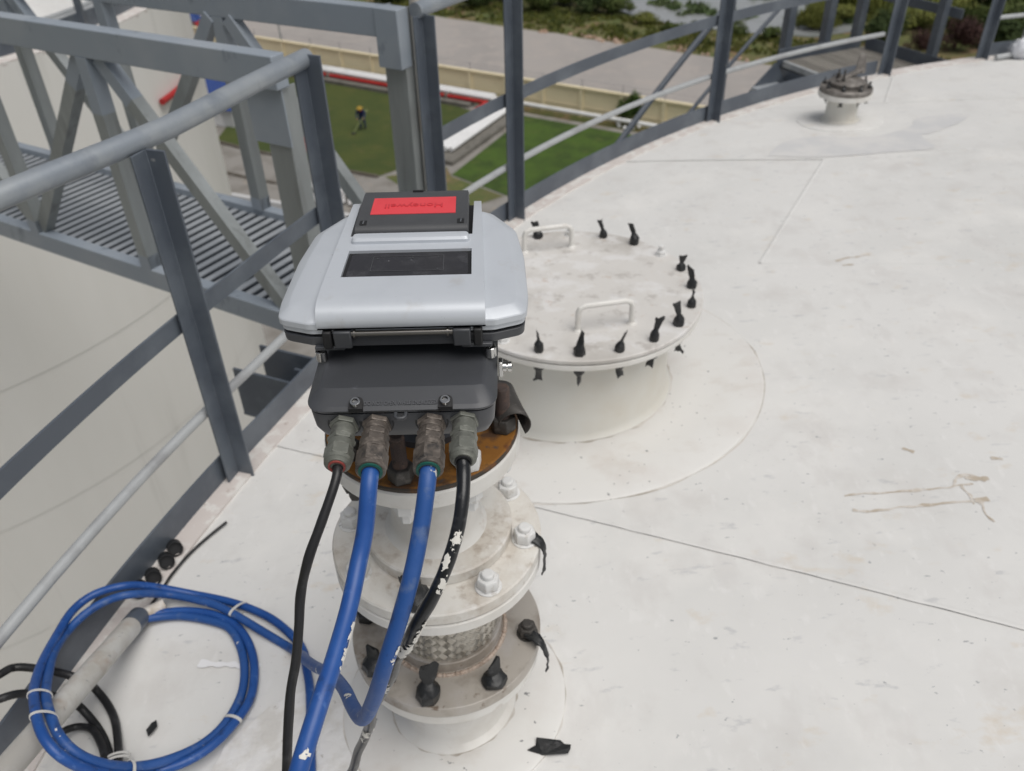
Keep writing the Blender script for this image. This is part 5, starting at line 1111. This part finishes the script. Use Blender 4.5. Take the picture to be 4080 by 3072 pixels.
def pair_tie(i, j):
    a, b_ = Vector(coilA[i]), Vector(coilB[j]); c_ = (a+b_)/2; ax = (Vector(coilA[i+1])-Vector(coilA[i-1])).normalized(); sep = b_-a
    s_ = (sep-ax*sep.dot(ax)); L_ = s_.length; s_ = s_.normalized(); u_ = ax.cross(s_).normalized(); t = MB(); vs = []; n = 24
    for k in range(n):
        an = 2*pi*k/n; q = c_+s_*cos(an)*(L_/2+.0105)+u_*sin(an)*.0108; o_ = (s_*cos(an)+u_*sin(an))*.0013
        for jj in (-1, 1): vs += [q+ax*jj*.0032, q+ax*jj*.0032+o_]
    t.add(vs, [(k*4+a_, ((k+1) % n)*4+a_, ((k+1) % n)*4+b2, k*4+b2) for k in range(n) for a_, b2 in ((0, 1), (1, 3), (3, 2), (2, 0))]); return t.build('cable_tie', 'tie', cA)
for i, j in ((3, 2), (13, 11), (14, 12), (22, 19), (18, 16)): pair_tie(i, j)
Kp = [ge[0]+Vector((0, .012, 0)), ge[0]+Vector((-.002, -.012, -.008)), (-.200,.614,-.628),(-.215,.592,-.660),(-.227,.578,-.697),(-.230,.556,-.727),(-.233,.533,-.757),(-.240,.509,-.788),(-.245,.466,-.846),(-.253,.440,-.914),(-.27,.45,-1.1),(-.31,.52,-1.36),(-.36,.62,-1.52),(-.5,.66,-1.545)]
cable('black_cable', Kp, .0052, 'blackcable', 'thin black cable dropping from the leftmost gland', 'black cables at the gauge', jit=.003, seed=3)
Tp = [ge[3]+Vector((0, .012, 0)), ge[3]+Vector((-.001, -.012, -.006)), (-.056,.622,-.612),(-.062,.602,-.640),(-.075,.585,-.672),(-.095,.570,-.711),(-.114,.566,-.752),(-.135,.582,-.815),(-.163,.609,-.905),(-.193,.642,-1.011),(-.225,.678,-1.130),(-.255,.700,-1.235),(-.280,.708,-1.324),(-.31,.70,-1.44),(-.36,.66,-1.53)]
cT = cable('black_cable', Tp, .0073, 'taped', 'black tape wrapped cable with white paint dabs from the rightmost gland', 'black cables at the gauge', jit=.005, seed=8)
for a_ in ((17, 21, -50, 35, 1., .15), (21, 24, -20, 50, 2., .28), (24, 27, -60, 10, 3., .12), (32, 37, -95, -25, 5., -.02), (37, 41, -70, 40, 6., .0), (47, 49, -60, 40, 8., .2), (58, 61, -60, 60, 10., .25)): dab(cT, Tp, .0080, *a_)
K1 = [(-1.30,.80,-1.55),(-1.12,.92,-1.44),(-1.044,1.017,-1.455),(-1.030,1.045,-1.470),(-.994,1.048,-1.478),(-.949,1.044,-1.487),(-.940,1.075,-1.555),(-.925,1.078,-1.579),(-.904,1.062,-1.579),(-.865,1.025,-1.577),(-.832,.982,-1.572),(-.797,.915,-1.558),(-.778,.872,-1.545),(-.769,.846,-1.544),(-.75,.77,-1.54)]
K2 = [(-1.28,.78,-1.6),(-1.10,.89,-1.44),(-1.012,.960,-1.450),(-.979,.989,-1.477),(-.962,1.025,-1.545),(-.950,1.035,-1.579),(-.924,1.023,-1.580),(-.876,.982,-1.577),(-.840,.943,-1.571),(-.809,.898,-1.559),(-.796,.870,-1.547),(-.788,.847,-1.546),(-.77,.77,-1.545)]
K3 = [(-.939,.934,-1.562),(-.924,.956,-1.561),(-.904,.971,-1.570),(-.871,.962,-1.566),(-.835,.925,-1.552),(-.811,.890,-1.544),(-.800,.863,-1.542),(-.797,.848,-1.547),(-.78,.77,-1.545)]
K1 = over_toe(K1); K2 = over_toe(K2)
c1 = cable('black_cable', K1, .0082, 'blackcable', 'outer black cable curving under the grey conduit into the tied bunch', 'black cables at the lower left')
c2 = cable('black_cable', K2, .0082, 'blackcable', 'inner black cable curving under the grey conduit into the tied bunch', 'black cables at the lower left')
c3 = cable('black_cable', K3, .0075, 'blackcable', 'short black cable inside the blue coil joining the tied bunch', 'black cables at the lower left')
def wrap(c_, ax, s_, r1, r2, w, parent):
    ax = Vector(ax).normalized(); s_ = Vector(s_); s_ = (s_-ax*s_.dot(ax)).normalized(); u_ = ax.cross(s_); t = MB(); vs = []; n = 24
    for k in range(n):
        an = 2*pi*k/n; q = Vector(c_)+s_*cos(an)*r1+u_*sin(an)*r2; o_ = (s_*cos(an)+u_*sin(an))*.0013
        for jj in (-1, 1): vs += [q+ax*jj*w/2, q+ax*jj*w/2+o_]
    t.add(vs, [(k*4+a_, ((k+1) % n)*4+a_, ((k+1) % n)*4+b2, k*4+b2) for k in range(n) for a_, b2 in ((0, 1), (1, 3), (3, 2), (2, 0))]); return t.build('cable_tie', 'tie', parent)
for f in (0, .5): wrap(Vector((-.787, .890, -1.550)).lerp(Vector((-.781, .872, -1.545)), f), (.3, -.9, .2), (1, 0, 0), .0225, .0125, .0055, c1)
cable('thin_black_wire', [(-.750,1.548,-1.578),(-.786,1.501,-1.582),(-.816,1.449,-1.583),(-.841,1.385,-1.584),(-.851,1.339,-1.584),(-.864,1.269,-1.58)], .0035, 'blackcable', 'thin black wire end curving out over the white roof edge', None, cat='wire')
# grey conduit the coil runs into
cd = thing('conduit', (-.863, 1.226, -1.57), 'weathered grey conduit pipe slanting through the blue cable coil', 'conduit')
c0, c1_ = Vector((-.866, 1.226, -1.556)), Vector((-.860, .778, -1.350)); d_ = (c1_-c0).normalized()
t = MB(); t.tube([c0, c0+d_*1.0], .0235, 24); t.build('pipe', 'conduit', cd)
t = MB(); t.tube([c0-d_*.012, c0+d_*.035], [.0245, .0242], 24); t.build('end_bush', 'steel', cd)
t = MB(); t.tube(jitter_path(smooth_path([c0-d_*.008, c0-d_*.02+Vector((.02, .01, 0)), c0-d_*.03+Vector((.045, .022, .004))], 4), .002), [.017]*5+[.015]*4, 12); t.build('sealing_tape', 'glue', cd)
# short black ducts under the toe plate
for k, q in enumerate([(-.849, 1.447), (-.857, 1.405), (-.873, 1.355), (-.893, 1.318)]):
    q = Vector((q[0], q[1], roofz(*q)+.028)); dr = Vector((.45, -.72, .55)).normalized(); t = MB()
    t.lathe([(.0185, -.05), (.0185, 0), (.0165, 0), (.0163, -.012), (0, -.012)], tuple(q), tuple(dr), 20, cap=False)
    tag(t.build('duct_end', 'black', at=tuple(q)), ('farthest', 'second farthest', 'third', 'nearest')[k]+' open black duct end poking out under the left toe plate', 'duct', 'black ducts under the toe plate')
# tape scraps on the roof
for pts, lab in (([(.012, .853), (.028, .862), (.030, .875), (.075, .868), (.082, .860), (.094, .858), (.093, .851), (.088, .842), (.040, .842)], 'flat black tape scrap lying on the white roof beside the nozzle foot'),
                 ([(-.757, .955), (-.752, .972), (-.744, .978), (-.738, .965), (-.742, .950), (-.750, .944)], 'small black tape scrap on the roof inside the blue coil')):
    n = len(pts); vs = []
    for dz in (.006, .009): vs += [(x, y, roofz(x, y)+dz+.012*abs(noise.noise(Vector((x*50, y*50, 0))))) for x, y in pts]
    t = MB(); t.add(vs, [tuple(range(n, 2*n)), tuple(range(n-1, -1, -1))]+[(i, (i+1) % n, n+(i+1) % n, n+i) for i in range(n)])
    tag(t.build('tape_scrap', 'tape', at=(pts[0][0], pts[0][1], roofz(*pts[0])), smooth=False), lab, 'tape', 'torn tape scraps')
